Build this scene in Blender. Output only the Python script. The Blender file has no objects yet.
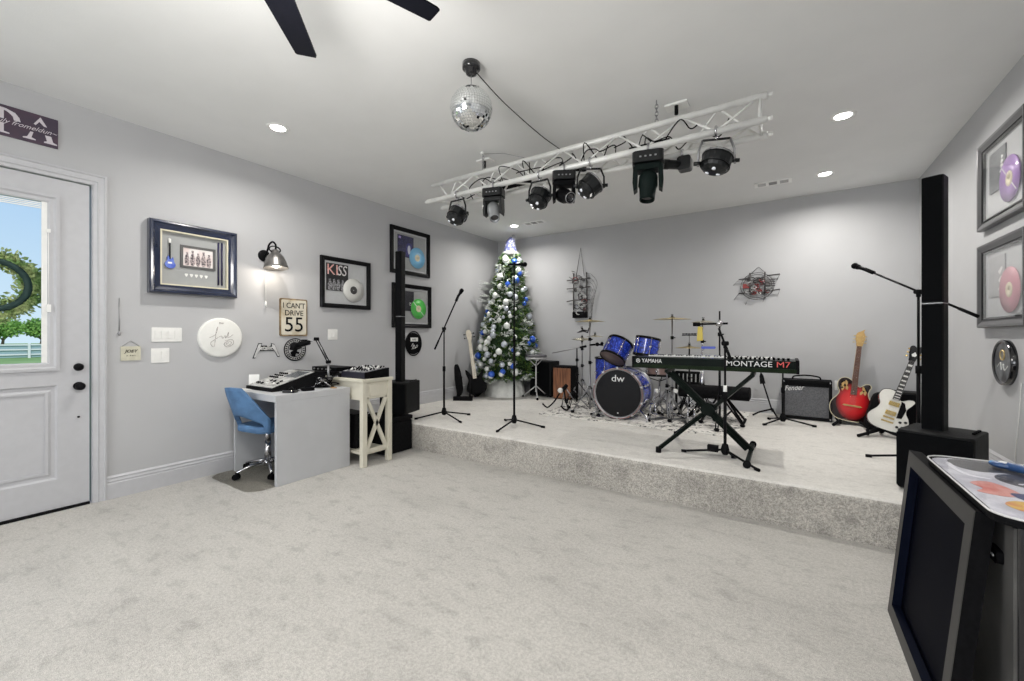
import bpy, bmesh, math, random
from mathutils import Vector, Matrix, Euler
PI = math.pi
rnd = random.Random(7)
SC = bpy.context.scene
COL = SC.collection
# ---------------------------------------------------------------- camera
CAM_H = 1.295
cam_d = bpy.data.cameras.new('camera')
cam = bpy.data.objects.new('camera', cam_d); COL.objects.link(cam)
cam.location = (0, 0, CAM_H)
cam.rotation_euler = (PI/2, 0, math.atan(274/416))
cam_d.sensor_width = 36.0
cam_d.lens = 416/1024*36.0
cam_d.shift_y = (336-340.5)/1024*1.0
cam_d.clip_start = 0.02; cam_d.clip_end = 300
SC.camera = cam
# ---------------------------------------------------------------- world, sun, daylight, exposure
w = bpy.data.worlds.new('sky'); SC.world = w; w.use_nodes = True
nt = w.node_tree; nt.nodes.clear()
wo = nt.nodes.new('ShaderNodeOutputWorld'); bg = nt.nodes.new('ShaderNodeBackground')
tc = nt.nodes.new('ShaderNodeTexCoord'); sp = nt.nodes.new('ShaderNodeSeparateXYZ'); cr = nt.nodes.new('ShaderNodeValToRGB')
nt.links.new(tc.outputs['Generated'], sp.inputs[0]); nt.links.new(sp.outputs['Z'], cr.inputs[0])
cr.color_ramp.elements[0].position = 0.0; cr.color_ramp.elements[0].color = (0.62, 0.80, 0.92, 1)
cr.color_ramp.elements[1].position = 0.45; cr.color_ramp.elements[1].color = (0.22, 0.45, 0.80, 1)
nt.links.new(cr.outputs[0], bg.inputs[0]); bg.inputs[1].default_value = 1.0
nt.links.new(bg.outputs[0], wo.inputs[0])
sun_d = bpy.data.lights.new('sun', 'SUN'); sun_d.energy = 2.0; sun_d.angle = 0.02; sun_d.color = (1, .96, .9)
sun = bpy.data.objects.new('sun', sun_d); COL.objects.link(sun); sun.rotation_euler = (0.25, math.radians(48), 0)
def area(name, loc, rot, sx, sy, e, color=(1, 1, 1), shape='RECTANGLE', spread=PI):
    d = bpy.data.lights.new(name, 'AREA'); d.shape = shape; d.size = sx
    if shape in ('RECTANGLE', 'ELLIPSE'): d.size_y = sy
    d.energy = e; d.color = color; d.spread = spread
    o = bpy.data.objects.new(name, d); COL.objects.link(o); o.location = loc; o.rotation_euler = rot
    return o
# daylight through unseen windows, put in behind the camera to brighten the room
ADDED_WINDOW_E = 38
area('added_daylight', (-4.66, -2.2, 1.65), (PI/2, 0, -PI/2), 2.6, 1.8, ADDED_WINDOW_E*1.0, (.97, .985, 1.0))
area('added_daylight', (-1.9, -4.60, 1.6), (PI/2, 0, 0), 2.9, 1.7, ADDED_WINDOW_E*2.6, (.97, .985, 1.0))
CAN_E = 20
SC.view_settings.view_transform = 'Standard'; SC.view_settings.look = 'None'
SC.view_settings.exposure = 0.06; SC.view_settings.gamma = 1.0; SC.view_settings.use_curve_mapping = False
SC.cycles.use_denoising = True
SC.cycles.max_bounces = 10; SC.cycles.diffuse_bounces = 7; SC.cycles.glossy_bounces = 5
SC.cycles.sample_clamp_indirect = 6
# ---------------------------------------------------------------- materials
MATS = {}
DARK = ('black_plastic','black_matte','fan_blade','speaker_black','speaker_side','speaker_grille','black_fabric','black_tolex','keyboard_body','stand_greenblack','black_metal','picture_frame_black','keyboard_trim_green','fixture_greenblack')
def mat(name, c, rough=.5, metal=0., noise=0., nscale=20., bump=0., bscale=200., coat=0., emit=0., trans=0., c2=None, spec=.5, lo=.4, hi=.6, detail=3, stretch=None, alpha=1):
    if name in MATS: return MATS[name]
    if name in DARK: spec = .05; c = tuple(x*.5 for x in c)
    m = bpy.data.materials.new(name); m.use_nodes = True; n = m.node_tree; b = n.nodes['Principled BSDF']
    b.inputs['Base Color'].default_value = (*c, 1); b.inputs['Roughness'].default_value = rough
    b.inputs['Metallic'].default_value = metal; b.inputs['Coat Weight'].default_value = coat
    b.inputs['Specular IOR Level'].default_value = spec
    b.inputs['Transmission Weight'].default_value = trans
    if emit: b.inputs['Emission Color'].default_value = (*c, 1); b.inputs['Emission Strength'].default_value = emit
    t = n.nodes.new('ShaderNodeTexCoord'); src = t.outputs['Object']
    if stretch:
        mp = n.nodes.new('ShaderNodeMapping'); mp.inputs['Scale'].default_value = stretch; n.links.new(src, mp.inputs[0]); src = mp.outputs[0]
    if c2 is None and noise: c2 = tuple(max(0, x*(1-noise)) for x in c)
    if c2 is None: c2 = tuple(x*.97 for x in c)
    nz = n.nodes.new('ShaderNodeTexNoise'); nz.inputs['Scale'].default_value = nscale; nz.inputs['Detail'].default_value = detail
    n.links.new(src, nz.inputs['Vector'])
    r = n.nodes.new('ShaderNodeValToRGB'); r.color_ramp.elements[0].position = lo; r.color_ramp.elements[1].position = hi
    r.color_ramp.elements[0].color = (*c2, 1); r.color_ramp.elements[1].color = (*c, 1)
    n.links.new(nz.outputs[0], r.inputs[0]); n.links.new(r.outputs[0], b.inputs['Base Color'])
    if bump:
        z2 = n.nodes.new('ShaderNodeTexNoise'); z2.inputs['Scale'].default_value = bscale; z2.inputs['Detail'].default_value = 2
        n.links.new(src, z2.inputs['Vector'])
        bp = n.nodes.new('ShaderNodeBump'); bp.inputs['Strength'].default_value = bump; bp.inputs['Distance'].default_value = .01
        n.links.new(z2.outputs[0], bp.inputs['Height']); n.links.new(bp.outputs[0], b.inputs['Normal'])
    MATS[name] = m; return m
def carpet_mat(name, c, amt, fine):
    m = bpy.data.materials.new(name); m.use_nodes = True; n = m.node_tree; b = n.nodes['Principled BSDF']
    b.inputs['Roughness'].default_value = .95; b.inputs['Specular IOR Level'].default_value = .1
    b.inputs['Sheen Weight'].default_value = .15
    t = n.nodes.new('ShaderNodeTexCoord')
    col = None
    def layer(scale, lo, hi, k, det, stretch=None):
        nonlocal col
        z = n.nodes.new('ShaderNodeTexNoise'); z.inputs['Scale'].default_value = scale; z.inputs['Detail'].default_value = det
        if stretch:
            mp = n.nodes.new('ShaderNodeMapping'); mp.inputs['Scale'].default_value = stretch; n.links.new(t.outputs['Object'], mp.inputs[0]); n.links.new(mp.outputs[0], z.inputs['Vector'])
        else: n.links.new(t.outputs['Object'], z.inputs['Vector'])
        r = n.nodes.new('ShaderNodeMapRange'); r.inputs[1].default_value = lo; r.inputs[2].default_value = hi; r.inputs[3].default_value = 1-k; r.inputs[4].default_value = 1.0
        n.links.new(z.outputs[0], r.inputs[0])
        if col is None: col = r.outputs[0]
        else:
            mm = n.nodes.new('ShaderNodeMath'); mm.operation = 'MULTIPLY'; n.links.new(col, mm.inputs[0]); n.links.new(r.outputs[0], mm.inputs[1]); col = mm.outputs[0]
        return z
    layer(1.6, .36, .56, amt*.6, 5, (1, 1.5, 1))
    layer(7., .30, .46, amt*1.1, 5, (1, 1.8, 1))
    layer(24., .32, .5, amt*.5, 3)
    layer(70., .35, .65, fine*.6, 2)
    z = layer(260., .38, .62, fine, 2)
    mx = n.nodes.new('ShaderNodeMixRGB'); mx.blend_type = 'MULTIPLY'; mx.inputs[0].default_value = 1; mx.inputs[1].default_value = (*c, 1)
    n.links.new(col, mx.inputs[2]); n.links.new(mx.outputs[0], b.inputs['Base Color'])
    bp = n.nodes.new('ShaderNodeBump'); bp.inputs['Strength'].default_value = .35; bp.inputs['Distance'].default_value = .008
    n.links.new(z.outputs[0], bp.inputs['Height']); n.links.new(bp.outputs[0], b.inputs['Normal'])
    MATS[name] = m; return m
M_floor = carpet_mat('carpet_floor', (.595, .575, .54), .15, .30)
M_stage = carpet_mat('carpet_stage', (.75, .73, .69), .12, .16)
M_riser = carpet_mat('carpet_riser', (.70, .665, .61), .25, .5)  # stage carpet in a darker copy: the front's weaker light put into the colour
M_wall = mat('wall_paint', (.48, .483, .495), .85, noise=.02, nscale=3, bump=.08, bscale=160, spec=.2)
M_ceil = mat('ceiling_paint', (.78, .785, .78), .9, noise=.02, nscale=3, bump=.08, bscale=140, spec=.2)
M_trim = mat('trim_paint', (.50, .503, .525), .42, spec=.4)
M_white = mat('white_paint', (.82, .82, .80), .4)
M_black = mat('black_plastic', (.012, .012, .014), .45, noise=.3, nscale=60)
M_blackm = mat('black_matte', (.02, .02, .022), .75, noise=.3, nscale=90, bump=.1)
M_blackg = mat('black_gloss', (.008, .008, .01), .12, coat=.6)
M_blackmet = mat('black_metal', (.018, .018, .02), .35, metal=.3)
M_chrome = mat('chrome', (.60, .60, .62), .2, metal=1.)
M_steel = mat('steel', (.34, .34, .35), .38, metal=.9)
M_alu = mat('truss_aluminium', (.80, .80, .78), .42, metal=.15, noise=.1, nscale=8)
M_gold = mat('cymbal_brass', (.62, .50, .26), .28, metal=.9, noise=.15, nscale=12)
M_pale = mat('cymbal_pale', (.70, .66, .52), .25, metal=.85, noise=.12, nscale=12)
def thin_glass(name, tint=(1, 1, 1), rough=.02, power=4.5):
    m = bpy.data.materials.new(name); m.use_nodes = True; n = m.node_tree; n.nodes.clear()
    o = n.nodes.new('ShaderNodeOutputMaterial'); mx = n.nodes.new('ShaderNodeMixShader'); tr = n.nodes.new('ShaderNodeBsdfTransparent'); gl = n.nodes.new('ShaderNodeBsdfGlossy'); lw = n.nodes.new('ShaderNodeMath'); lf = n.nodes.new('ShaderNodeLayerWeight'); lw.operation = 'POWER'; lf.inputs[0].default_value = .5; lw.inputs[1].default_value = power; n.links.new(lf.outputs['Facing'], lw.inputs[0]); tr.inputs[0].default_value = (*tint, 1); gl.inputs[1].default_value = rough
    n.links.new(lw.outputs[0], mx.inputs[0]); n.links.new(tr.outputs[0], mx.inputs[1]); n.links.new(gl.outputs[0], mx.inputs[2]); n.links.new(mx.outputs[0], o.inputs[0])
    MATS[name] = m; return m
M_glass = thin_glass('clear_glass')
# ---------------------------------------------------------------- mesh builder
class MB:
    def __init__(s): s.bm = bmesh.new(); s.mats = []; s.T = Matrix()
    def mi(s, m):
        if m not in s.mats: s.mats.append(m)
        return s.mats.index(m)
    def V(s, p): return s.bm.verts.new(s.T @ Vector(p))
    def F(s, vs, m, smooth=False):
        try: f = s.bm.faces.new(vs)
        except ValueError: return None
        f.material_index = s.mi(m); f.smooth = smooth; return f
    def box(s, x0, x1, y0, y1, z0, z1, m, rot=None):
        c = Vector(((x0+x1)/2, (y0+y1)/2, (z0+z1)/2)); h = Vector(((x1-x0)/2, (y1-y0)/2, (z1-z0)/2))
        vs = []
        for dx in (-1, 1):
            for dy in (-1, 1):
                for dz in (-1, 1):
                    d = Vector((dx*h.x, dy*h.y, dz*h.z))
                    if rot is not None: d = rot @ d
                    vs.append(s.V(c+d))
        for q in ((0, 1, 3, 2), (4, 6, 7, 5), (0, 4, 5, 1), (2, 3, 7, 6), (0, 2, 6, 4), (1, 5, 7, 3)): s.F([vs[i] for i in q], m)
        return s
    def rbox(s, x0, x1, y0, y1, z0, z1, m, r=.02, seg=4, axis='z'):
        # box with rounded edges along one axis
        if axis == 'z': A, B, C = (x0, x1), (y0, y1), (z0, z1); f = lambda a, b, c: (a, b, c)
        elif axis == 'y': A, B, C = (x0, x1), (z0, z1), (y0, y1); f = lambda a, b, c: (a, c, b)
        else: A, B, C = (y0, y1), (z0, z1), (x0, x1); f = lambda a, b, c: (c, a, b)
        pts = []
        for (ca, cb, a0) in ((A[1]-r, B[1]-r, 0), (A[0]+r, B[1]-r, 90), (A[0]+r, B[0]+r, 180), (A[1]-r, B[0]+r, 270)):
            for k in range(seg+1):
                a = math.radians(a0+90*k/seg); pts.append((ca+r*math.cos(a), cb+r*math.sin(a)))
        lo = [s.V(f(a, b, C[0])) for a, b in pts]; hi = [s.V(f(a, b, C[1])) for a, b in pts]
        n = len(pts)
        for i in range(n): s.F([lo[i], lo[(i+1) % n], hi[(i+1) % n], hi[i]], m)
        s.F(lo[::-1], m); s.F(hi, m); return s
    def cyl(s, p0, p1, r0, m, r1=None, seg=14, caps=True, smooth=True):
        p0, p1 = Vector(p0), Vector(p1); r1 = r0 if r1 is None else r1
        d = (p1-p0)
        if d.length < 1e-6: return s
        d.normalize(); u = d.orthogonal().normalized(); v = d.cross(u)
        A, B = [], []
        for i in range(seg):
            a = 2*PI*i/seg; o = u*math.cos(a)+v*math.sin(a); A.append(s.V(p0+o*r0)); B.append(s.V(p1+o*r1))
        for i in range(seg): s.F([A[i], A[(i+1) % seg], B[(i+1) % seg], B[i]], m, smooth)
        if caps: s.F(A[::-1], m); s.F(B, m)
        return s
    def tube(s, pts, r, m, seg=8, closed=False):
        P = [Vector(p) for p in pts]; n = len(P); rings = []; u = None
        for i in range(n):
            if closed: d = P[(i+1) % n]-P[i-1]
            else: d = P[min(i+1, n-1)]-P[max(i-1, 0)]
            if d.length < 1e-9: d = Vector((0, 0, 1))
            d.normalize()
            u = d.orthogonal() if u is None else u-d*u.dot(d)
            if u.length < 1e-6: u = d.orthogonal()
            u.normalize(); v = d.cross(u); rr = r[i] if isinstance(r, (list, tuple)) else r
            rings.append([s.V(P[i]+(u*math.cos(2*PI*k/seg)+v*math.sin(2*PI*k/seg))*rr) for k in range(seg)])
        for i in range(n if closed else n-1):
            a, b = rings[i], rings[(i+1) % n]
            for k in range(seg): s.F([a[k], a[(k+1) % seg], b[(k+1) % seg], b[k]], m, True)
        if not closed: s.F(rings[0][::-1], m); s.F(rings[-1], m)
        return s
    def lathe(s, prof, m, seg=24, T=None, smooth=True, mats=None):
        # profile of (radius, height) around local z
        T = T or Matrix(); rings = []
        for r, z in prof:
            if r < 1e-6: rings.append([s.V(T @ Vector((0, 0, z)))])
            else: rings.append([s.V(T @ Vector((r*math.cos(2*PI*k/seg), r*math.sin(2*PI*k/seg), z))) for k in range(seg)])
        for i in range(len(rings)-1):
            a, b = rings[i], rings[i+1]; mm = mats[i] if mats else m
            for k in range(seg):
                k2 = (k+1) % seg
                if len(a) == 1 and len(b) == 1: continue
                if len(a) == 1: s.F([a[0], b[k], b[k2]], mm, smooth)
                elif len(b) == 1: s.F([a[k], a[k2], b[0]], mm, smooth)
                else: s.F([a[k], a[k2], b[k2], b[k]], mm, smooth)
        return s
    def sphere(s, c, r, m, seg=14, sc=(1, 1, 1), rot=None):
        T = Matrix.Translation(Vector(c)) @ (rot.to_4x4() if rot else Matrix()) @ Matrix.Diagonal((sc[0], sc[1], sc[2], 1))
        n = max(6, seg//2+1)
        prof = [(r*math.sin(PI*i/n), -r*math.cos(PI*i/n)) for i in range(n+1)]; prof[0] = (0, -r); prof[-1] = (0, r)
        return s.lathe(prof, m, seg, T)
    def prism(s, pts, y0, y1, m, ms=None, smooth=False):
        # polygon in the xz plane extruded along y
        a = [s.V((x, y0, z)) for x, z in pts]; b = [s.V((x, y1, z)) for x, z in pts]; n = len(pts)
        for i in range(n): s.F([a[i], a[(i+1) % n], b[(i+1) % n], b[i]], ms or m, smooth)
        s.F(a[::-1], m); s.F(b, m); return s
    def ring(s, w, h, prof, m, cx=0, cz=0, cap=False):
        # mitred rectangular frame in the xz plane; profile of (inset, y)
        loops = []
        for i, y in prof:
            loops.append([s.V((cx+sx*(w/2-i), y, cz+sz*(h/2-i))) for sx, sz in ((-1, -1), (1, -1), (1, 1), (-1, 1))])
        for a, b in zip(loops, loops[1:]):
            for k in range(4): s.F([a[k], a[(k+1) % 4], b[(k+1) % 4], b[k]], m)
        return s
    def torus(s, c, R, r, m, T=None, seg=28, s2=8, sc=(1, 1)):
        T = T or Matrix()
        pts = [T @ Vector((R*sc[0]*math.cos(2*PI*k/seg), R*sc[1]*math.sin(2*PI*k/seg), 0))+Vector(c) for k in range(seg)]
        return s.tube(pts, r, m, s2, True)
    def build(s, name, parent=None, loc=None, bevel=0, fix=True, rot=None):
        if fix: bmesh.ops.recalc_face_normals(s.bm, faces=s.bm.faces)
        me = bpy.data.meshes.new(name); s.bm.to_mesh(me); s.bm.free()
        for m in s.mats: me.materials.append(m)
        o = bpy.data.objects.new(name, me); COL.objects.link(o)
        if parent: o.parent = parent
        if loc: o.location = loc
        if rot: o.rotation_euler = rot
        if bevel:
            b = o.modifiers.new('bevel', 'BEVEL'); b.width = bevel; b.segments = 2; b.limit_method = 'ANGLE'; b.angle_limit = .7
        return o
def setp(o, label=None, cat=None, group=None, kind=None):
    if label: o['label'] = label
    if cat: o['category'] = cat
    if group: o['group'] = group
    if kind: o['kind'] = kind
    return o
def thing(name, label, cat, loc=(0, 0, 0), rz=0, group=None, rot=None):
    o = bpy.data.objects.new(name, None); COL.objects.link(o); o.location = loc
    o.rotation_euler = rot if rot else (0, 0, rz); o.empty_display_size = .05
    return setp(o, label, cat, group)
def structure(name, mb, parent=None, **k):
    o = mb.build(name, parent, **k)
    if not parent: o['kind'] = 'structure'
    return o
def dup(root, loc=None, label=None, group=None, rot=None):
    c = root.copy(); COL.objects.link(c)
    if loc: c.location = loc
    if rot: c.rotation_euler = rot
    if label: c['label'] = label
    if group: c['group'] = group
    for ch in list(root.children):
        d = ch.copy(); COL.objects.link(d); d.parent = c
        for g in list(ch.children):
            e = g.copy(); COL.objects.link(e); e.parent = d
    return c
def text(name, body, size, m, parent, loc, ext=.001, shear=0, align='CENTER', rot=(PI/2, 0, 0), sx=1, spacing=1):
    cu = bpy.data.curves.new(name, 'FONT'); cu.body = body; cu.size = size; cu.extrude = ext; cu.shear = shear
    cu.align_x = align; cu.align_y = 'CENTER'; cu.space_character = spacing
    cu.resolution_u = 3
    t = bpy.data.objects.new('tmp', cu); COL.objects.link(t)
    dg = bpy.context.evaluated_depsgraph_get(); me = bpy.data.meshes.new_from_object(t.evaluated_get(dg))
    COL.objects.unlink(t); bpy.data.objects.remove(t)
    me.materials.clear(); me.materials.append(m)
    o = bpy.data.objects.new(name, me); COL.objects.link(o); o.parent = parent; o.location = loc; o.rotation_euler = rot; o.scale = (sx, 1, 1)
    return o
def smooth_pts(pts, n=4):
    out = []; L = len(pts)
    for i in range(L):
        p0, p1, p2, p3 = [Vector(pts[(i+k) % L]) for k in (-1, 0, 1, 2)]
        for j in range(n):
            t = j/n
            q = .5*((2*p1)+(-p0+p2)*t+(2*p0-5*p1+4*p2-p3)*t*t+(-p0+3*p1-3*p2+p3)*t**3)
            out.append(tuple(q))
    return out
def curve3(pts, n=6):
    out = []; P = [Vector(p) for p in pts]; P = [P[0]]+P+[P[-1]]
    for i in range(1, len(P)-2):
        p0, p1, p2, p3 = P[i-1:i+3]
        for j in range(n):
            t = j/n; out.append(.5*((2*p1)+(-p0+p2)*t+(2*p0-5*p1+4*p2-p3)*t*t+(-p0+3*p1-3*p2+p3)*t**3))
    out.append(P[-1]); return out
# ---------------------------------------------------------------- room
XL, XR, YB, YF, ZC, S = -4.49, 1.235, 6.345, -4.5, 3.045, .293
SY = 3.375
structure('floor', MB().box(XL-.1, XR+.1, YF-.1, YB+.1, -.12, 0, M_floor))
structure('ceiling', MB().box(XL-.3, XR+.3, YF-.3, YB+.3, ZC, ZC+.2, M_ceil))
m = MB()
DY0, DY1, DZ = -.035, .905, 2.465
m.box(XL-.14, XL, -.85, DY0, 0, ZC, M_wall).box(XL-.14, XL, YF, -3.55, 0, ZC, M_wall).box(XL-.14, XL, -3.55, -.85, 0, .72, M_wall).box(XL-.14, XL, -3.55, -.85, 2.58, ZC, M_wall).box(XL-.14, XL, DY1, YB+.1, 0, ZC, M_wall).box(XL-.14, XL, DY0, DY1, DZ, ZC, M_wall)
structure('wall_left', m)
structure('wall_back', MB().box(XL, XR, YB, YB+.12, 0, ZC, M_wall))
structure('wall_right', MB().box(XR, XR+.12, YF, YB+.1, 0, ZC, M_wall))
m = MB()
for a, b in ((XL-.1, -3.35), (-.45, XR+.1)): m.box(a, b, YF-.12, YF, 0, ZC, M_wall)
for a, b in ((-3.35, -.45),): m.box(a, b, YF-.12, YF, 0, .75, M_wall).box(a, b, YF-.12, YF, 2.45, ZC, M_wall)
structure('wall_front', m)
for i, a in enumerate((-1.9,)):
    m = MB(); m.ring(2.98, 1.78, [(0, YF), (0, YF+.03), (.08, YF+.03), (.08, YF-.1)], M_trim, a, 1.6)
    m.box(a-.02, a+.02, YF-.09, YF-.05, .75, 2.45, M_trim)
    structure('added_window_%d' % (i+1), m)  # unseen opening added to light the room from behind
m = MB(); m.T = Matrix.Translation((XL, -2.2, 0)) @ Matrix.Rotation(PI/2, 4, 'Z'); m.ring(2.78, 1.94, [(0, 0), (0, -.03), (.08, -.03), (.08, .1)], M_trim, 0, 1.65); m.box(-.02, .02, .05, .09, .72, 2.58, M_trim); structure('added_window_2', m)  # second unseen opening, added on the left wall for its light
# stage: carpeted riser
m = MB()
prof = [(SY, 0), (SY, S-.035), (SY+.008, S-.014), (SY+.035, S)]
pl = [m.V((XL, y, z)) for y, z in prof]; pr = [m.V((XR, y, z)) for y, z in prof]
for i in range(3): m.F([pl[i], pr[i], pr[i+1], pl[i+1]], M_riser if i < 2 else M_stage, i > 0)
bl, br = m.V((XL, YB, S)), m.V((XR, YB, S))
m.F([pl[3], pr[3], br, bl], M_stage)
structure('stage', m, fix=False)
def base_prof(): return [(0, 0), (.020, 0), (.020, .122), (.012, .131), (.012, .134), (.018, .136), (.018, .141), (.009, .158), (.009, .161), (.014, .163), (.014, .168), (.003, .183), (0, .183)]
def baseboard(name, p0, p1, nrm, z0):
    m = MB(); p0, p1, nrm = Vector(p0), Vector(p1), Vector(nrm); A = []; B = []
    for o, z in base_prof():
        A.append(m.V(p0+nrm*o+Vector((0, 0, z+z0)))); B.append(m.V(p1+nrm*o+Vector((0, 0, z+z0))))
    n = len(A)
    for i in range(n): m.F([A[i], A[(i+1) % n], B[(i+1) % n], B[i]], M_trim)
    m.F(A[::-1], M_trim); m.F(B, M_trim); return structure(name, m)
baseboard('baseboard_left', (XL, .983, 0), (XL, SY, 0), (1, 0, 0), 0)
baseboard('baseboard_left_rear', (XL, YF, 0), (XL, -.13, 0), (1, 0, 0), 0)
baseboard('baseboard_left_stage', (XL, SY+.04, 0), (XL, YB, 0), (1, 0, 0), S)
baseboard('baseboard_back', (XL+.016, YB, 0), (XR-.016, YB, 0), (0, -1, 0), S)
baseboard('baseboard_right', (XR, YF, 0), (XR, SY, 0), (-1, 0, 0), 0)
baseboard('baseboard_right_stage', (XR, SY+.04, 0), (XR, YB, 0), (-1, 0, 0), S)
# ---------------------------------------------------------------- entry door, local frame: x = +Y, viewer at -y
door = bpy.data.objects.new('door_1', None); COL.objects.link(door); door.location = (XL, .435, 0); door.rotation_euler = (0, 0, PI/2); door['kind'] = 'structure'
m = MB()
Yd = .012   # slab face behind wall plane
gw, gz0, gz1 = .235, 1.10, 2.27
for a, b, c, d in ((-.455, -gw-.05, .02, 2.455), (gw+.05, .455, .02, 2.455), (-gw-.05, gw+.05, gz1+.05, 2.455), (-gw-.05, gw+.05, .02, .235), (-gw-.05, gw+.05, .93, gz0-.05)):
    m.box(a, b, Yd, Yd+.045, c, d, M_trim)
m.box(-gw-.05, gw+.05, Yd+.016, Yd+.04, .235, .93, M_trim)
m.ring(2*gw+.1, .695, [(0, Yd), (.012, Yd+.014), (.03, Yd+.016), (.045, Yd+.006), (.06, Yd+.006), (.06, Yd+.016)], M_trim, 0, .5825)
slab = m.build('door_slab', door)
m = MB(); m.ring(2*gw+.12, gz1-gz0+.12, [(0, Yd), (0, Yd-.014), (.018, Yd-.016), (.03, Yd-.006), (.05, Yd-.006), (.06, Yd), (.06, Yd+.03), (.0, Yd+.03)], M_trim, 0, (gz0+gz1)/2); m.build('glass_frame', door)
m = MB(); m.box(-gw, gw, Yd+.018, Yd+.022, gz0, gz1, M_glass); m.build('door_glass', door)
m = MB()
for k in range(4): m.box(-gw+.005, gw-.03, Yd+.008, Yd+.015, gz1-.05+k*.012, gz1-.043+k*.012, M_white)
m.build('blind', door)
m = MB(); m.box(gw-.028, gw, Yd+.002, Yd+.012, gz0, gz1, M_white); m.box(gw-.006, gw+.014, Yd-.018, Yd-.002, 2.05, 2.075, M_white); m.box(gw-.006, gw+.016, Yd-.02, Yd-.002, 1.47, 1.525, M_white)
m.cyl((gw+.004, Yd-.012, 1.5), (gw+.004, Yd-.012, 2.07), .002, M_white, seg=6); m.build('blind_slider', door)
Tk = Matrix.Rotation(PI/2, 4, 'X')
def knobpart(name, x, z, prof, mm):
    m = MB(); m.lathe(prof, mm, 20, Matrix.Translation((x, Yd, z)) @ Tk); return m.build(name, door)
knobpart('deadbolt', .396, 1.059, [(0, .03), (.018, .03), (.024, .022), (.029, .008), (.029, 0)], M_blackmet)
kb = knobpart('door_knob', .396, .915, [(0, .072), (.02, .07), (.029, .055), (.026, .04), (.012, .03), (.012, .012), (.031, .009), (.031, 0)], M_blackmet)
knobpart('peg', .396, .679, [(0, .008), (.006, .008), (.008, 0)], M_blackmet)
m = MB(); m.box(-.455, .455, -.005, .1, 0, .018, M_blackm); m.build('threshold', door)
m = MB(); m.ring(.955, 2.475, [(0, .06), (0, .004), (.012, .004), (.012, .06)], M_trim, 0, 1.2375); m.build('jamb', door)
# casing: three sides
m = MB(); cp = [(0, 0), (0, -.022), (.014, -.026), (.022, -.018), (.05, -.014), (.058, -.018), (.066, -.012), (.088, -.008), (.088, 0)]
loops = []
for i, y in cp:
    X = .472+(.088-i)*.86; Z = 2.465+(.088-i)*.95; loops.append([m.V((-X, y, 0)), m.V((-X, y, Z)), m.V((X, y, Z)), m.V((X, y, 0))])
for a, b in zip(loops, loops[1:]):
    for k in range(3): m.F([a[k], a[k+1], b[k+1], b[k]], M_trim)
m.build('casing', door)
# ---------------------------------------------------------------- ceiling fittings
M_lamp = mat('lamp_lens', (1, .98, .94), .5, emit=22.)
def can(x, y, label, n=[0]):
    t = thing('recessed_light', label, 'ceiling light', (x, y, ZC), group='recessed ceiling lights')
    m = MB(); m.lathe([(.056, -.001), (.060, -.004), (.082, -.006), (.088, 0)], M_white, 32); m.build('trim_ring', t)
    m = MB(); m.lathe([(0, -.003), (.04, -.0035), (.056, -.002)], M_lamp, 32); m.build('lens', t)
    a = area('bulb', (0, 0, -.01), (0, 0, 0), .11, .11, CAN_E, (1, .965, .91), 'DISK', math.radians(160)); a.parent = t
can(-3.569, 1.84, 'round recessed ceiling light above the framed guitar display')
can(.379, 4.21, 'round recessed ceiling light nearest the framed records beside the black column speaker')
can(.352, 5.61, 'round recessed ceiling light beyond the ceiling vent near the back wall')
can(-3.61, 5.545, 'round recessed ceiling light over the top of the Christmas tree')
for x, y in ((.38, 1.0), (-3.57, -1.4), (.38, -1.6)): can(x, y, 'added recessed ceiling light outside the view')  # three unseen ceiling lights added to raise the room's brightness
def vent(x, y, wd, dp, label, dark):
    t = thing('ceiling_vent', label, 'vent', (x, y, ZC), group='ceiling vents')
    m = MB(); m.box(-wd/2, wd/2, -dp/2, dp/2, -.008, 0, mat('vent_white', (.93, .93, .92), .5)); m.build('plate', t)
    for k in range(3):
        m = MB(); c = (k-1)*wd*.3
        for j in range(6): m.box(c-wd*.11, c+wd*.11, -dp*.3+j*dp*.11, -dp*.3+j*dp*.11+.008, -.011, -.006, mat('vent_slat', (.30, .30, .30), .5) if k == 1 else mat('vent_slat_pale', (.50, .50, .50), .5))
        m.build('louvre', t)
vent(-.125, 5.6, .36, .16, 'white rectangular ceiling vent near the back wall', 0)
vent(-3.24, 5.54, .36, .15, 'white ceiling vent beside the light over the Christmas tree', 0)
# ceiling fan: six dark blades, hub just outside the frame
M_fan = mat('fan_blade', (.013, .014, .022), .4, noise=.2, nscale=30, stretch=(1, 8, 1))
fan = thing('ceiling_fan', 'dark bladed ceiling fan hanging from the ceiling', 'ceiling fan', (-1.526, .639, 2.72))
m = MB(); m.lathe([(0, -.07), (.06, -.068), (.1, -.04), (.11, 0), (.1, .05), (.03, .08), (.018, .1), (.018, .26), (.06, .29), (.07, ZC-2.72)], M_blackmet, 28); m.build('motor', fan)
m = MB(); m.lathe([(0, -.15), (.06, -.145), (.1, -.12), (.105, -.09), (.1, -.072)], mat('added_globe_frosted', (1, .97, .92), .5, emit=5), 24); m.build('added_globe', fan)  # glowing globe added under the hub; the fan's lamp is unseen
pd = bpy.data.lights.new('added_fan_light', 'POINT'); pd.energy = 66; pd.shadow_soft_size = .26; pd.color = (1, .97, .93)  # point lamp added below the fan to brighten the room
fo = bpy.data.objects.new('added_fan_light', pd); COL.objects.link(fo); fo.parent = fan; fo.location = (0, 0, -.44)
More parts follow.
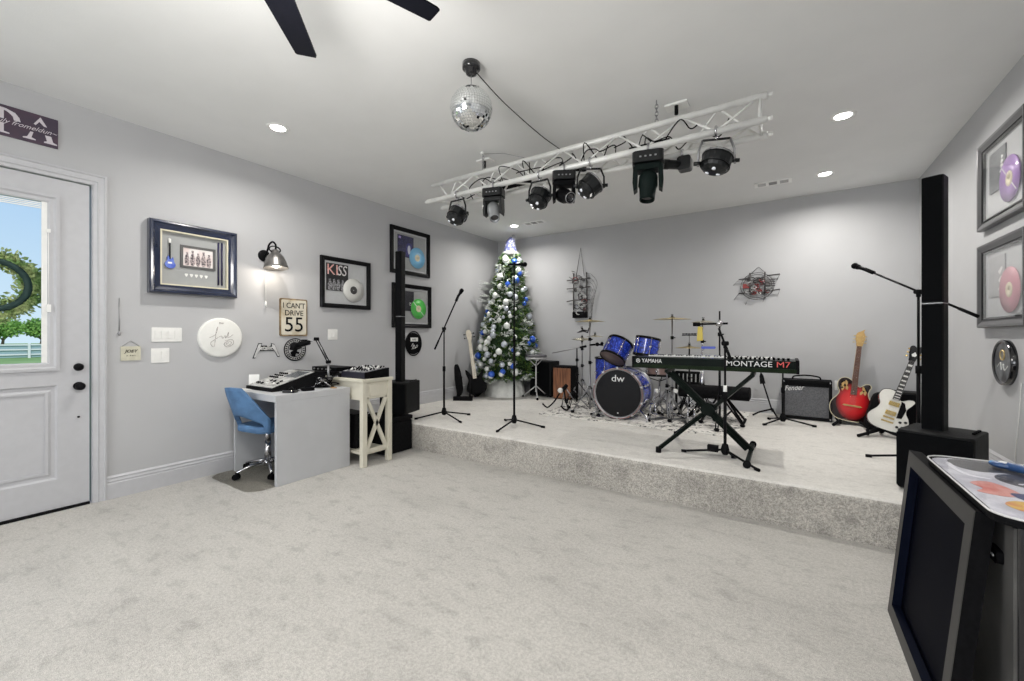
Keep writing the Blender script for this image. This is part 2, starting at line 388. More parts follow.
for k in range(6):
    a = math.radians(132.6+60*k)
    m = MB(); m.T = Matrix.Rotation(a, 4, 'Z') @ Matrix.Rotation(math.radians(7), 4, 'X')
    pts = [(.09, -.035), (.18, -.072), (.40, -.066), (.735, -.052), (.748, -.046), (.752, .046), (.745, .052), (.40, .066), (.18, .072), (.09, .035)]
    lo = [m.V((x, y, -.004)) for x, y in pts]; hi = [m.V((x, y, .004)) for x, y in pts]
    for i in range(10): m.F([lo[i], lo[(i+1) % 10], hi[(i+1) % 10], hi[i]], M_fan)
    m.F(lo[::-1], M_fan); m.F(hi, M_fan); m.build('blade', fan)
# mirror ball
bx, by = -1.69, 2.09
t = thing('mirror_ball', 'silver mirror ball hanging from a black motor on the ceiling', 'disco ball', (bx, by, 0))
m = MB(); m.lathe([(0, ZC), (.058, ZC), (.058, ZC-.035), (.05, ZC-.04), (.036, ZC-.045), (.034, ZC-.068), (.02, ZC-.072), (0, ZC-.072)], M_blackg, 24); m.build('motor', t)
m = MB(); m.cyl((0, 0, 2.89), (0, 0, 2.98), .0025, M_steel, seg=6); m.cyl((0, 0, 2.885), (0, 0, 2.9), .03, M_steel, r1=.02); m.build('hanger', t)
def mirror_mat():
    m = bpy.data.materials.new('mirror_tiles'); m.use_nodes = True; n = m.node_tree; b = n.nodes['Principled BSDF']
    b.inputs['Metallic'].default_value = 1; b.inputs['Roughness'].default_value = .06; b.inputs['Base Color'].default_value = (.86, .88, .88, 1)
    return m
M_mir = mirror_mat(); M_grout = mat('mirror_backing', (.35, .36, .36), .6)
m = MB(); R = .135; cz = 2.755; rows = 26
for i in range(1, rows-1):
    th0, th1 = PI*i/rows, PI*(i+1)/rows; nn = max(6, int(2*PI*math.sin((th0+th1)/2)*rows/PI))
    for k in range(nn):
        p0, p1 = 2*PI*(k+.05)/nn, 2*PI*(k+.95)/nn; a0, a1 = th0+.006, th1-.006
        j = Vector((rnd.gauss(0, 1), rnd.gauss(0, 1), rnd.gauss(0, 1)))*.0006
        c = Vector((math.sin((a0+a1)/2)*math.cos((p0+p1)/2), math.sin((a0+a1)/2)*math.sin((p0+p1)/2), math.cos((a0+a1)/2)))*R
        nrm = (c.normalized()+Vector((rnd.gauss(0, .035), rnd.gauss(0, .035), rnd.gauss(0, .035)))).normalized()
        vs = []
        for (aa, pp) in ((a0, p0), (a1, p0), (a1, p1), (a0, p1)):
            q = Vector((math.sin(aa)*math.cos(pp), math.sin(aa)*math.sin(pp), math.cos(aa)))*R
            q = q-nrm*((q-c).dot(nrm)); vs.append(m.V(q+Vector((0, 0, cz))))
        m.F(vs, M_mir)
m.build('mirror_tiles', t)
m = MB(); m.sphere((0, 0, cz), R-.003, M_grout, 32); m.build('core', t)
m = MB(); P = [Vector((bx+.03, by+.02, 2.985)), Vector((-1.645, 2.40, 2.925)), Vector((-1.612, 2.85, 2.875)), Vector((-1.59, 3.14, 2.868))]
m.tube(curve3(P), .0032, M_black, 6); setp(m.build('power_cable'), 'thin black cable running from the mirror ball motor to the truss', 'cable')
# ---------------------------------------------------------------- lighting truss: three chords along x
tr = thing('lighting_truss', 'long white metal lattice truss hung below the ceiling', 'truss', (0, 0, 0))
TA = [('A', 3.16, 2.855, -3.05, -.10), ('B', 3.04, 2.647, -3.02, -.10), ('C', 3.28, 2.647, -3.03, -.105)]
for n_, y, z, x0, x1 in TA:
    m = MB(); m.cyl((x0, y, z), (x1, y, z), .0235, M_alu, seg=18); m.cyl((x0-.03, y, z), (x0, y, z), .013, M_alu); m.cyl((x1, y, z), (x1+.03, y, z), .013, M_alu)
    m.build('chord', tr)
ch = {n_: (y, z) for n_, y, z, _, _ in TA}
N = 12; x0, x1 = -2.98, -.15; st = (x1-x0)/N
for a, b in (('A', 'B'), ('B', 'C'), ('C', 'A')):
    for k in range(N):
        p, q = (ch[a], ch[b]) if k % 2 == 0 else (ch[b], ch[a])
        m = MB(); m.cyl((x0+k*st, *p), (x0+(k+1)*st, *q), .0085, M_alu, seg=8); m.build('lattice_brace', tr)
for a, b in (('A', 'B'), ('B', 'C'), ('C', 'A')):
    m = MB(); m.cyl((x1+.01, *ch[a]), (x1+.01, *ch[b]), .0085, M_alu, seg=8); m.build('lattice_brace', tr)
for px in (-2.5, -.69):
    m = MB(); m.box(px-.08, px+.08, 3.27, 3.37, ZC-.015, ZC, M_white); m.cyl((px, 3.3, ZC-.08), (px, 3.3, ZC-.015), .014, M_blackmet); m.build('ceiling_plate', tr)
for px in (-2.41, -.80):
    for k in range(6):
        m = MB(); z = 2.885+k*.027; T = Matrix.Translation((px, 3.16, z)) @ Matrix.Rotation(k % 2*PI/2, 4, 'Z') @ Matrix.Rotation(PI/2, 4, 'X')
        m.tube([T @ Vector((.011*math.cos(a), .019*math.sin(a), 0)) for a in [2*PI*i/12 for i in range(12)]], .003, M_steel, 6, True); m.build('chain_link', tr)
m = MB(); m.cyl((-2.42, 3.16, ZC-.02), (-2.42, 3.16, ZC), .02, M_white); m.build('chain_hook', tr)
m = MB(); m.tube([(-2.41, 3.16, 3.03), (-2.2, 3.2, 3.0), (-1.95, 3.16, 2.885)], .0025, M_steel, 6); m.build('safety_wire', tr)
# power strips and loose cables on the truss
def strip(xa, xb, y, z, label):
    m = MB(); m.box(xa, xb, y-.025, y+.025, z-.02, z+.02, M_blackm)
    for i in range(5): m.box(xa+(i+.3)*(xb-xa)/5, xa+(i+.7)*(xb-xa)/5, y-.03, y-.025, z-.012, z+.012, M_black)
    setp(m.build('power_strip'), label, 'power strip')
strip(-2.25, -1.93, 3.23, 2.70, 'black power strip resting inside the truss above the silver moving head')
strip(-1.02, -.72, 3.23, 2.74, 'black power strip in the truss behind the largest moving head')
def loops(n, xa, xb, label, seed):
    r = random.Random(seed); m = MB(); pts = []
    for i in range(n):
        x = xa+(xb-xa)*i/(n-1)
        pts.append((x+r.uniform(-.03, .03), 3.16+r.uniform(-.13, .11), 2.73+r.uniform(-.09, .10)))
    m.tube(curve3(pts), .0045, M_black, 6); setp(m.build('truss_cable'), label, 'cable')
loops(12, -2.72, -1.9, 'black cable tangled through the truss over the silver moving head', 3)
loops(13, -1.95, -1.2, 'black cable looped through the middle of the truss', 4)
loops(12, -1.15, -.35, 'black cable looped around the truss end by the barn style flood', 5)
loops(14, -2.6, -1.3, 'thick black power cable lying along the inside of the truss', 8)
loops(14, -1.4, -.5, 'black cable bundled over the largest moving head', 9)
strip(-1.62, -1.40, 3.24, 2.70, 'small black power strip in the middle of the truss')
# stage lights
def look(dirv):
    return Vector(dirv).to_track_quat('Z', 'Y').to_matrix().to_4x4()
M_led = mat('lamp_cup', (.9, .92, 1.0), .1, coat=1)
M_darkmet = mat('fixture_black', (.008, .009, .010), .3, coat=.15, spec=.3)
def par(x, y, z, aim, label, r=.086, yaw=0, depth=.10, ymat=None):
    ymat = ymat or M_darkmet
    t = thing('par_light', label, 'stage light', (x, y, z), group='par can lights on the truss')
    T = look(aim)
    m = MB(); m.T = T
    m.lathe([(0, -depth), (r*.45, -depth*.98), (r*.8, -depth*.75), (r*.98, -depth*.3), (r, 0), (r, .03), (r*1.06, .03), (r*1.06, .045), (r*.96, .045), (r*.93, .02), (0, .018)], M_darkmet, 16, smooth=False); m.build('housing', t)
    m = MB(); m.T = T; m.torus((0, 0, .038), r*1.03, .005, M_steel, None, 28, 6); m.torus((0, 0, -depth*.45), r*.965, .004, M_blackmet, None, 28, 6); m.build('rim_band', t)
    for k in range(3):
        a = 2*PI*k/3+.5; m = MB(); m.T = T
        m.lathe([(0, -depth*1.03), (.012, -depth*1.02), (.014, -depth*.80)], M_led, 10, Matrix.Translation((r*.42*math.cos(a), r*.42*math.sin(a), 0))); m.build('led_spot', t)  # pale spots give the bright LED specks by colour alone
    zt = 2.60-z
    Ry = Matrix.Rotation(yaw, 4, 'Z')
    def P(a, b, c): return Ry @ Vector((a, b, c))
    m = MB()
    for sx in (-1, 1): m.box(sx*(r+.02)-.003, sx*(r+.02)+.003, -.014, .014, -.02, zt-.01, M_darkmet, Ry.to_3x3()) if False else m.tube([P(sx*(r+.018), 0, -.02), P(sx*(r+.016), 0, zt*.5), P(sx*(r-.01), 0, zt-.005)], .008, ymat, 6)
    m.tube([P(-(r-.01), 0, zt-.005), P(r-.01, 0, zt-.005)], .008, M_darkmet, 6); m.build('yoke', t)
    for sx in (-1, 1):
        m = MB(); m.cyl(P(sx*r, 0, 0), P(sx*(r+.045), 0, 0), .013, M_darkmet); m.build('tilt_knob', t)
    m = MB(); m.torus((0, 0, 2.647-z), .031, .008, M_chrome, Matrix.Rotation(PI/2, 4, 'Y')); m.cyl((0, 0, zt-.01), (0, 0, zt+.02), .008, M_chrome); m.build('clamp', t)
par(-2.63, 3.04, 2.455, (.1, .55, .75), 'round black par light at the truss end nearest the Christmas tree corner')
par(-2.80, 3.28, 2.53, (1, .1, -.1), 'small black par light seen edge on at the far end of the truss', .06, depth=.06)
par(-1.725, 3.04, 2.455, (.1, .5, .8), 'round black par light between the silver and the lens facing moving heads')
par(-1.27, 3.04, 2.465, (.55, .45, .65), 'round black par light between the two black moving heads', yaw=.5)
par(-.385, 3.04, 2.445, (.25, .25, .93), 'wide black par light in a silver yoke at the truss end above the drums', .094, yaw=.35, depth=.075, ymat=M_steel)
M_mhg = mat('moving_head_grey', (.30, .31, .32), .35, metal=.3)
M_green = mat('fixture_greenblack', (.016, .026, .024), .35)
M_lens = mat('lens_glass', (.01, .01, .015), .05, coat=1)
def moving_head(x, y, label, z_top, sc, body, head, aim, yaw=0, ringm=None):
    t = thing('moving_head_light', label, 'stage light', (x, y, z_top), group='moving head lights on the truss', rz=yaw); k = sc
    m = MB(); m.rbox(-.095*k, .095*k, -.075*k, .075*k, -.085*k, -.015*k, M_darkmet, .03*k)
    m.build('base', t)
    m = MB()
    for i in range(4): m.box((-.05+i*.03)*k, (-.038+i*.03)*k, -.078*k, -.074*k, -.058*k, -.049*k, M_steel)
    m.build('connector_panel', t)
    m = MB(); m.torus((0, 0, 2.647-z_top), .031, .008, M_steel, Matrix.Rotation(PI/2, 4, 'Y')); m.cyl((0, 0, -.02), (0, 0, .02), .012, M_steel); m.build('clamp', t)
    m = MB(); m.rbox(-.085*k, .085*k, -.05*k, .05*k, -.125*k, -.088*k, body, .02*k)
    for sx in (-1, 1):
        m.prism([(sx*.062*k, -.10*k), (sx*.090*k, -.10*k), (sx*.094*k, -.2*k), (sx*.088*k, -.255*k), (sx*.066*k, -.24*k)], -.045*k, .045*k, body)
    m.build('yoke', t, bevel=.004)
    T = Matrix.Translation((0, 0, -.2*k)) @ look(aim)
    m = MB(); m.T = T
    m.lathe([(0, -.07*k), (.045*k, -.068*k), (.058*k, -.04*k), (.06*k, .02*k), (.052*k, .035*k), (.047*k, .10*k), (.047*k, .115*k), (.04*k, .115*k), (.038*k, .095*k), (0, .095*k)], head, 20, mats=[head]*8+[M_lens]); m.build('head', t)
    m = MB(); m.T = T; m.torus((0, 0, .115*k), .043*k, .004*k, ringm or head, seg=24, s2=6); m.build('lens_rim', t)
moving_head(-2.20, 3.04, 'silver and black moving head light hanging beneath the truss', 2.625, .98, M_darkmet, M_mhg, (.25, -.5, -.8), .3)
moving_head(-1.50, 3.04, 'black moving head light with its round lens facing the room', 2.625, .98, M_black, M_black, (.42, -.78, -.42), .5, M_steel)
moving_head(-.83, 3.04, 'large greenish black moving head light pointing straight down', 2.62, 1.12, M_green, M_green, (-.05, -.15, -1), .25)
t = thing('scanner_light', 'short black barrel spotlight bent sideways under the truss', 'stage light', (-.64, 3.28, 2.62))
m = MB(); m.T = Matrix.Translation((0, 0, -.055)) @ look((-.93, -.5, .08)); m.lathe([(0, -.02), (.033, -.02), (.033, .10), (.036, .105), (.036, .14), (.028, .14), (.028, .12), (0, .12)], M_darkmet, 18, mats=[M_darkmet]*6+[M_lens]); m.build('barrel', t)
m = MB(); m.rbox(-.035, .06, -.04, .04, -.10, .0, M_darkmet, .02, axis='y'); m.build('housing', t)
m = MB(); m.torus((0, 0, .027), .031, .008, M_chrome, Matrix.Rotation(PI/2, 4, 'Y')); m.build('clamp', t)
# ---------------------------------------------------------------- wall things. local frame: x to the viewer's right, y into the wall, z up
def onleft(name, label, cat, y, z, group=None): return thing(name, label, cat, (XL, y, z), PI/2, group)
def onright(name, label, cat, y, z, group=None): return thing(name, label, cat, (XR, y, z), -PI/2, group)
def onback(name, label, cat, x, z, group=None): return thing(name, label, cat, (x, YB, z), 0, group)
M_frame = mat('picture_frame_black', (.018, .018, .020), .3, coat=.1)
M_frameg = mat('picture_frame_pewter', (.12, .12, .125), .35, metal=.4)
M_matb = mat('grey_mount_board', (.36, .37, .37), .85)
M_matl = mat('light_mount_board', (.52, .53, .54), .85)
M_fglass = thin_glass('frame_glazing')
def art_mat(name, cols, scale=9, seedoff=0, detail=1.5):
    m = bpy.data.materials.new(name); m.use_nodes = True; n = m.node_tree; b = n.nodes['Principled BSDF']; b.inputs['Roughness'].default_value = .5
    t = n.nodes.new('ShaderNodeTexCoord'); mp = n.nodes.new('ShaderNodeMapping'); mp.inputs['Location'].default_value = (seedoff, seedoff*.7, seedoff*.3)
    z = n.nodes.new('ShaderNodeTexNoise'); z.inputs['Scale'].default_value = scale; z.inputs['Detail'].default_value = detail
    n.links.new(t.outputs['Object'], mp.inputs[0]); n.links.new(mp.outputs[0], z.inputs['Vector'])
    r = n.nodes.new('ShaderNodeValToRGB'); r.color_ramp.interpolation = 'CONSTANT'; e = r.color_ramp.elements
    k = len(cols)
    e[0].position = 0; e[0].color = (*cols[0], 1); e[1].position = .36+.28/(k-1) if k > 1 else 1; e[1].color = (*cols[1], 1)
    for i in range(2, k):
        q = e.new(.36+.28*i/(k-1) if k > 2 else .6); q.color = (*cols[i], 1)
    n.links.new(z.outputs[0], r.inputs[0]); n.links.new(r.outputs[0], b.inputs['Base Color']); MATS[name] = m; return m
def record_frame(t, w, h, fm, board, disc_c, cover_mat, disc_at, cover_at, cover_s, disc_r=.15, split=False, label_c=(.75, .68, .5), fw=.055):
    # cover artwork and disc are mounted inside the frame: they move with it
    m = MB(); m.ring(w, h, [(0, -.002), (0, -.035), (.006, -.042), (.02, -.040), (fw-.012, -.028), (fw, -.024), (fw, -.004)], fm); m.build('frame', t)
    if fm is M_frameg:
        m = MB(); m.ring(w-2*fw+.004, h-2*fw+.004, [(0, -.026), (.0, -.030), (.020, -.020), (.020, -.006)], M_frame); m.build('inner_lip', t)
    m = MB(); m.box(-w/2+fw, w/2-fw, -.006, -.002, -h/2+fw, h/2-fw, board); m.build('mount_board', t)
    m = MB(); m.ring(w-2*fw, h-2*fw, [(0, -.008), (0, -.012), (.022, -.012), (.022, -.006)], M_matl); m.build('mount_border', t)
    cx, cz = cover_at
    m = MB(); m.box(cx-cover_s[0]/2, cx+cover_s[0]/2, -.014, -.007, cz-cover_s[1]/2, cz+cover_s[1]/2, cover_mat); cov = m.build('album_cover', t)
    T = Matrix.Translation((disc_at[0], -.016, disc_at[1])) @ Matrix.Rotation(PI/2, 4, 'X')
    dm = mat('vinyl_%d_%d_%d' % tuple(int(c*99) for c in disc_c), disc_c, .35, coat=.3)
    lm = mat('label_%d_%d_%d' % tuple(int(c*99) for c in label_c), label_c, .6)
    m = MB(); m.lathe([(0, -.002), (disc_r, -.002), (disc_r, .003), (disc_r*.34, .003)], dm, 40, T); d = m.build('vinyl_disc', t)
    m = MB(); m.lathe([(disc_r*.34, .003), (disc_r*.33, .0045), (.006, .0045), (.006, .003)], lm, 32, T); m.build('disc_label', d)
    if split:
        m = MB(); m.T = Matrix.Translation((disc_at[0], -.0195, disc_at[1])) @ Matrix.Rotation(.75, 4, 'Y'); m.box(-disc_r*.97, -disc_r*.36, -.0008, .0008, -.004, .004, M_white); m.box(disc_r*.36, disc_r*.97, -.0008, .0008, -.004, .004, M_white); m.build('disc_stripe', d)
    m = MB(); m.box(-w/2+fw, w/2-fw, -.0262, -.0245, -h/2+fw, h/2-fw, M_fglass); m.build('glazing', t)
    return cov
covK = mat('cover_black', (.02, .02, .022), .5)
t = onleft('framed_record', 'black framed white record with a black cover lettered KISS', 'framed record', 3.125, 1.93, 'framed records')
cov = record_frame(t, .68, .60, M_frame, M_matl, (.72, .72, .69), covK, (.10, -.07), (-.12, .065), (.29, .32), .145, label_c=(.06, .06, .06), fw=.05)
text('cover_lettering', 'KI', .175, mat('letter_pink', (.75, .32, .28), .5, c2=(.85, .6, .58), nscale=30), cov, (-.185, -.0152, .145), sx=1.0)
text('cover_lettering', 'SS', .175, mat('letter_silver', (.72, .70, .70), .4), cov, (-.065, -.0152, .145), sx=.8, shear=.2)
for i, (px, ph) in enumerate(((-.22, .12), (-.165, .15), (-.11, .14), (-.05, .13))):
    m = MB(); sil = mat('figure_silver', (.42, .42, .44), .4, noise=.8, nscale=60)
    m.prism([(px-.022, -.09), (px-.026, -.02), (px-.012, .01), (px-.014, .035), (px+.01, .045), (px+.016, .012), (px+.028, -.02), (px+.02, -.09)], -.0156, -.0142, sil); m.build('printed_figure', cov)
t = onleft('framed_record', 'black framed light blue record beside a dark blue portrait cover', 'framed record', 4.165, 2.485, 'framed records')
cov = record_frame(t, .735, .65, M_frame, M_matb, (.22, .52, .78), mat('cover_navy', (.03, .03, .10), .5, noise=.4, nscale=20), (.125, -.06), (-.09, .07), (.29, .30), .15)
m = MB(); m.prism(smooth_pts([(-.05, -.07), (-.085, -.03), (-.09, .05), (-.07, .11), (-.03, .13), (.01, .11), (.03, .05), (.02, -.04)]), -.0155, -.0142, mat('hair_blue', (.05, .05, .22), .6)); m.build('printed_hair', cov)
m = MB(); m.prism(smooth_pts([(-.04, -.03), (-.058, .02), (-.055, .07), (-.035, .095), (-.01, .075), (-.008, .02), (-.02, -.02)]), -.0168, -.0156, mat('face_pale', (.6, .62, .72), .6)); m.build('printed_face', cov)
m = MB(); m.box(-.22, -.18, -.0156, -.0142, .17, .20, mat('violet_tag', (.45, .35, .7), .6)); m.build('printed_tag', cov)
t = onleft('framed_record', 'black framed bright green record hanging below the light blue one', 'framed record', 4.195, 1.72, 'framed records')
cov = record_frame(t, .73, .615, M_frame, M_matb, (.10, .58, .10), mat('cover_dark', (.03, .03, .04), .5), (.12, -.03), (-.10, .07), (.26, .28), .145, split=True)
text('cover_lettering', 'KI', .05, mat('letter_silver', (.72, .70, .70), .4), cov, (-.04, -.0155, .03), rot=(PI/2, PI/2, 0))
t = onright('framed_record', 'pewter framed purple record with a grey cover', 'framed record', 4.155, 2.385, 'framed records')
cov = record_frame(t, .74, .63, M_frameg, M_matl, (.45, .27, .62), mat('cover_slate', (.16, .17, .18), .5, noise=.3), (.10, -.06), (-.10, .06), (.26, .28), .15, split=True)
for i in range(4):
    m = MB(); m.prism(smooth_pts([(-.06+.01*i, .03+.03*i), (-.03, .05+.03*i), (.0, .04+.03*i), (-.02, .025+.03*i)]), -.0152, -.0142, M_white); m.build('printed_mark', cov)
t = onright('framed_record', 'pewter framed pink record hanging below the purple one', 'framed record', 4.155, 1.658, 'framed records')
cov = record_frame(t, .74, .605, M_frameg, M_matl, (.66, .28, .34), mat('cover_mist', (.42, .42, .43), .5, noise=.1), (.10, -.06), (-.11, .05), (.26, .28), .15)
for i in range(3):
    m = MB(); m.prism([(-.08, .08-.06*i), (-.03, .11-.06*i), (-.01, .10-.06*i), (-.05, .06-.06*i)], -.0152, -.0142, M_white); m.build('printed_mark', cov)
# large framed display with miniature guitar
M_navy = mat('frame_navy', (.020, .028, .060), .18, coat=.6, noise=.3, nscale=4)
t = onleft('framed_memorabilia', 'navy framed display of a miniature blue guitar, band photo, picks and drumsticks', 'framed display', 1.565, 1.972)
m = MB(); m.ring(.665, .625, [(0, -.002), (0, -.06), (.008, -.072), (.022, -.075), (.034, -.064), (.055, -.056), (.075, -.054), (.075, -.02)], M_navy); m.build('frame', t)
m = MB(); m.ring(.515, .475, [(0, -.05), (0, -.052), (.012, -.052), (.012, -.02)], mat('cream_liner', (.66, .62, .48), .5)); m.build('liner', t)
m = MB(); m.box(-.25, .25, -.022, -.002, -.23, .23, M_matb); m.build('mount_board', t)
m = MB(); m.ring(.27, .20, [(0, -.022), (0, -.032), (.02, -.032), (.02, -.024)], mat('slate_frame', (.10, .10, .10), .5), .025, .03); pf = m.build('photo_frame', t)
m = MB(); m.box(-.092, .142, -.026, -.023, -.052, .112, mat('photo_paper', (.72, .62, .60), .5, c2=(.78, .75, .74), nscale=14)); pp = m.build('photo_print', pf)
r2 = random.Random(5)
M_ink = mat('print_ink', (.06, .05, .06), .6, c2=(.5, .42, .42), nscale=70)
for i in range(5):
    cx = -.06+i*.042; hh = .085+.03*(i % 2)
    m = MB(); m.prism(smooth_pts([(cx-.012, -.04), (cx-.018, .02), (cx-.006, .02+hh*.4), (cx-.008, .02+hh*.6), (cx+.008, .02+hh*.6), (cx+.008, .03+hh*.3), (cx+.018, .01), (cx+.012, -.04)], 3), -.0275, -.0262, M_ink); o = m.build('printed_figure', pf)
M_bluegl = mat('blue_gloss', (.02, .05, .45), .15, coat=1, c2=(.25, .35, .8), nscale=14, lo=.3, hi=.7)
m = MB(); m.prism(smooth_pts([(-.19, -.09), (-.215, -.075), (-.22, -.045), (-.205, -.02), (-.205, .005), (-.195, .02), (-.185, -.005), (-.17, .0), (-.165, .01), (-.16, -.01), (-.155, -.035), (-.145, -.06), (-.16, -.085)], 3), -.036, -.024, M_bluegl); g = m.build('miniature_guitar', t)
m = MB(); m.box(-.19, -.182, -.039, -.03, -.01, .13, M_black); m.prism([(-.194, .13), (-.197, .165), (-.186, .17), (-.178, .16), (-.18, .13)], -.038, -.03, M_white); m.box(-.2, -.172, -.038, -.036, -.05, -.035, M_white); m.build('guitar_neck', g)
for i in range(5):
    cx = -.065+.038*i; m = MB(); m.prism(smooth_pts([(cx, -.15), (cx-.013, -.125), (cx, -.12), (cx+.013, -.125)], 3), -.026, -.023, M_white); m.build('guitar_pick', t)
for i in range(2):
    cx = .185+.028*i; m = MB(); m.cyl((cx, -.03, -.2), (cx, -.03, .2), .0075, mat('stick_navy', (.02, .018, .06), .4)); m.build('drumstick', t)
m = MB(); m.box(-.245, .245, -.0485, -.047, -.225, .225, M_fglass); m.build('glazing', t)
# name board over the door
t = onleft('wall_sign', 'dark purple board sign with big white letters and script above the door', 'sign', .40, 2.777)
m = MB(); m.box(-.32, .32, -.012, 0, -.105, .105, mat('sign_purple', (.045, .03, .055), .5, c2=(.07, .035, .06), nscale=6)); m.build('board', t)
M_let = mat('sign_lettering', (.62, .58, .62), .6)
def poly(parent, polys, m_, name='lettering', y0=-.0145, y1=-.0118, dx=0):
    for p in polys:
        m = MB(); m.prism([(x+dx, z) for x, z in p], y0, y1, m_); m.build('letter_stroke', parent)
# serif A
poly(t, [[(.235, .085), (.265, .03), (.25, .03), (.222, .062)], [(.235, .085), (.222, .062), (.205, .03), (.20, .03), (.232, .088)], [(.205, .03), (.222, .062), (.228, .055), (.21, .025)], [(.15, -.085), (.15, -.078), (.17, -.07), (.185, -.03), (.20, -.03), (.19, -.07), (.21, -.078), (.21, -.085)], [(.25, -.085), (.25, -.078), (.265, -.07), (.255, -.03), (.285, -.03), (.295, -.07), (.315, -.078), (.315, -.085)]], M_let)
# serif P
bowl = [(.062, .085), (.075, .083), (.115, .068), (.135, .04), (.14, .015), (.11, .015), (.105, .04), (.088, .058), (.075, .067), (.062, .07)]
poly(t, [bowl, [(.01, .085), (.065, .085), (.065, .07), (.065, .01), (.03, .01), (.03, .078), (.01, .08)], [(.03, -.02), (.065, -.02), (.065, -.075), (.09, -.08), (.09, -.087), (.01, -.087), (.01, -.08), (.03, -.075)]], M_let)
poly(t, [bowl, [(-.02, .085), (.035, .085), (.035, -.02), (.0, -.02), (.0, .078), (-.02, .08)]], M_let, dx=-.25)
text('script_lettering', 'absolutuly fromeldun~', .044, M_let, t, (.31, -.0152, -.004), shear=.5, sx=1.02, align='RIGHT')
# sconce lamp
t = onleft('wall_sconce', 'dark pewter dome wall lamp with a pull cord above the speed sign', 'wall lamp', 2.173, 2.12)
M_pew = mat('pewter', (.30, .29, .28), .35, metal=.9, noise=.3, nscale=12)
m = MB(); m.lathe([(0, 0), (.06, 0), (.06, .012), (.045, .02), (0, .022)], M_blackmet, 24, Matrix.Rotation(PI/2, 4, 'X')); m.build('backplate', t)
m = MB(); m.tube(curve3([(0, -.02, .0), (.0, -.06, .03), (.0, -.10, .10), (.015, -.14, .13), (.03, -.17, .10), (.03, -.17, .05)]), .009, M_blackmet, 8); m.build('arm', t)
T = Matrix.Translation((.03, -.17, -.06)) @ Matrix.Rotation(-.12, 4, 'X') @ Matrix.Scale(1.1, 4)
m = MB(); m.T = T; m.lathe([(.02, .10), (.032, .095), (.032, .07), (.045, .062), (.07, .035), (.088, -.01), (.098, -.055), (.104, -.075), (.100, -.075), (.085, -.01), (.06, .03), (0, .05)], M_pew, 28); m.build('lamp_shade', t)
m = MB(); m.T = T; m.sphere((0, 0, -.035), .033, mat('bulb_glow', (1, .93, .82), .5, emit=6), 16); m.build('bulb', t)
m = MB(); m.T = T
for sx in (-1, 1): m.tube(curve3([(sx*.03, 0, .075), (sx*.05, 0, .10), (sx*.035, 0, .125), (0, 0, .135)]), .006, M_blackmet, 6)
m.build('shade_bracket', t)
m = MB(); m.cyl((.005, -.025, -.02), (.005, -.025, -.47), .0018, M_white, seg=6); m.cyl((.005, -.025, -.47), (.005, -.025, -.53), .007, M_white, r1=.009); m.build('pull_cord', t)
pl_ = bpy.data.lights.new('sconce_light', 'POINT'); pl_.energy = 3.0; pl_.shadow_soft_size = .03; pl_.color = (1, .9, .76)
po = bpy.data.objects.new('sconce_light', pl_); COL.objects.link(po); po.parent = t; po.location = (.03, -.18, -.16)
# small plaque on a nail
t = onleft('hanging_plaque', 'small cream plaque hung from a wire beside the door', 'plaque', 1.128, 1.16)
m = MB(); m.box(-.062, .062, -.012, 0, -.065, .05, mat('cream_board', (.60, .58, .46), .6, noise=.15)); m.build('board', t)
m = MB(); m.tube([(-.055, -.006, .05), (0, -.004, .095), (.055, -.006, .05)], .0022, M_steel, 6); m.build('wire', t)
text('lettering', 'JOEY', .035, M_blackm, t, (0, -.0135, .01), shear=.3)
text('lettering', 'e . h e r', .018, M_blackm, t, (0, -.0135, -.025))
m = MB(); m.cyl((XL+.006, 1.058, 1.33), (XL+.006, 1.058, 1.60), .0028, M_steel, seg=6); m.sphere((XL+.008, 1.058, 1.315), .011, M_steel, 10, (1, 1, 1.6)); setp(m.build('door_pull_chain'), 'thin grey cord hanging on the wall above the cream plaque', 'cord')
# switch plates
def plate(t, w, h, n, name='rocker'):
    m = MB(); m.rbox(-w/2, w/2, -.006, 0, -h/2, h/2, M_white, .006, axis='y'); m.build('plate', t, bevel=.0015)
    for k in range(n):
        c = (k-(n-1)/2)*.046; m = MB(); m.box(c-.016, c+.016, -.010, -.006, -.034, .034, M_white); m.box(c-.012, c+.012, -.012, -.010, -.002, .03, M_white); m.build(name, t)
plate(onleft('light_switch', 'wide white switch plate with four rockers beneath the framed guitar display', 'light switch', 1.368, 1.307), .212, .122, 4)
plate(onleft('light_switch', 'white double switch plate below the wider four rocker plate', 'light switch', 1.322, 1.128), .125, .124, 2)
plate(onleft('light_switch', 'white double switch plate under the white framed record', 'light switch', 2.949, 1.312), .125, .124, 2)
def outlet(t):
    m = MB(); m.rbox(-.035, .035, -.006, 0, -.058, .058, M_white, .005, axis='y'); m.build('plate', t)
    for s_ in (-1, 1):
        m = MB(); m.box(-.014, .014, -.008, -.006, s_*.024-.014, s_*.024+.014, M_white); m.box(-.007, -.005, -.009, -.008, s_*.024-.005, s_*.024+.006, M_black); m.box(.005, .007, -.009, -.008, s_*.024-.005, s_*.024+.006, M_black); m.build('socket', t)
outlet(onback('wall_outlet', 'white wall outlet between the amplifier and the red guitar', 'outlet', .525, .70))
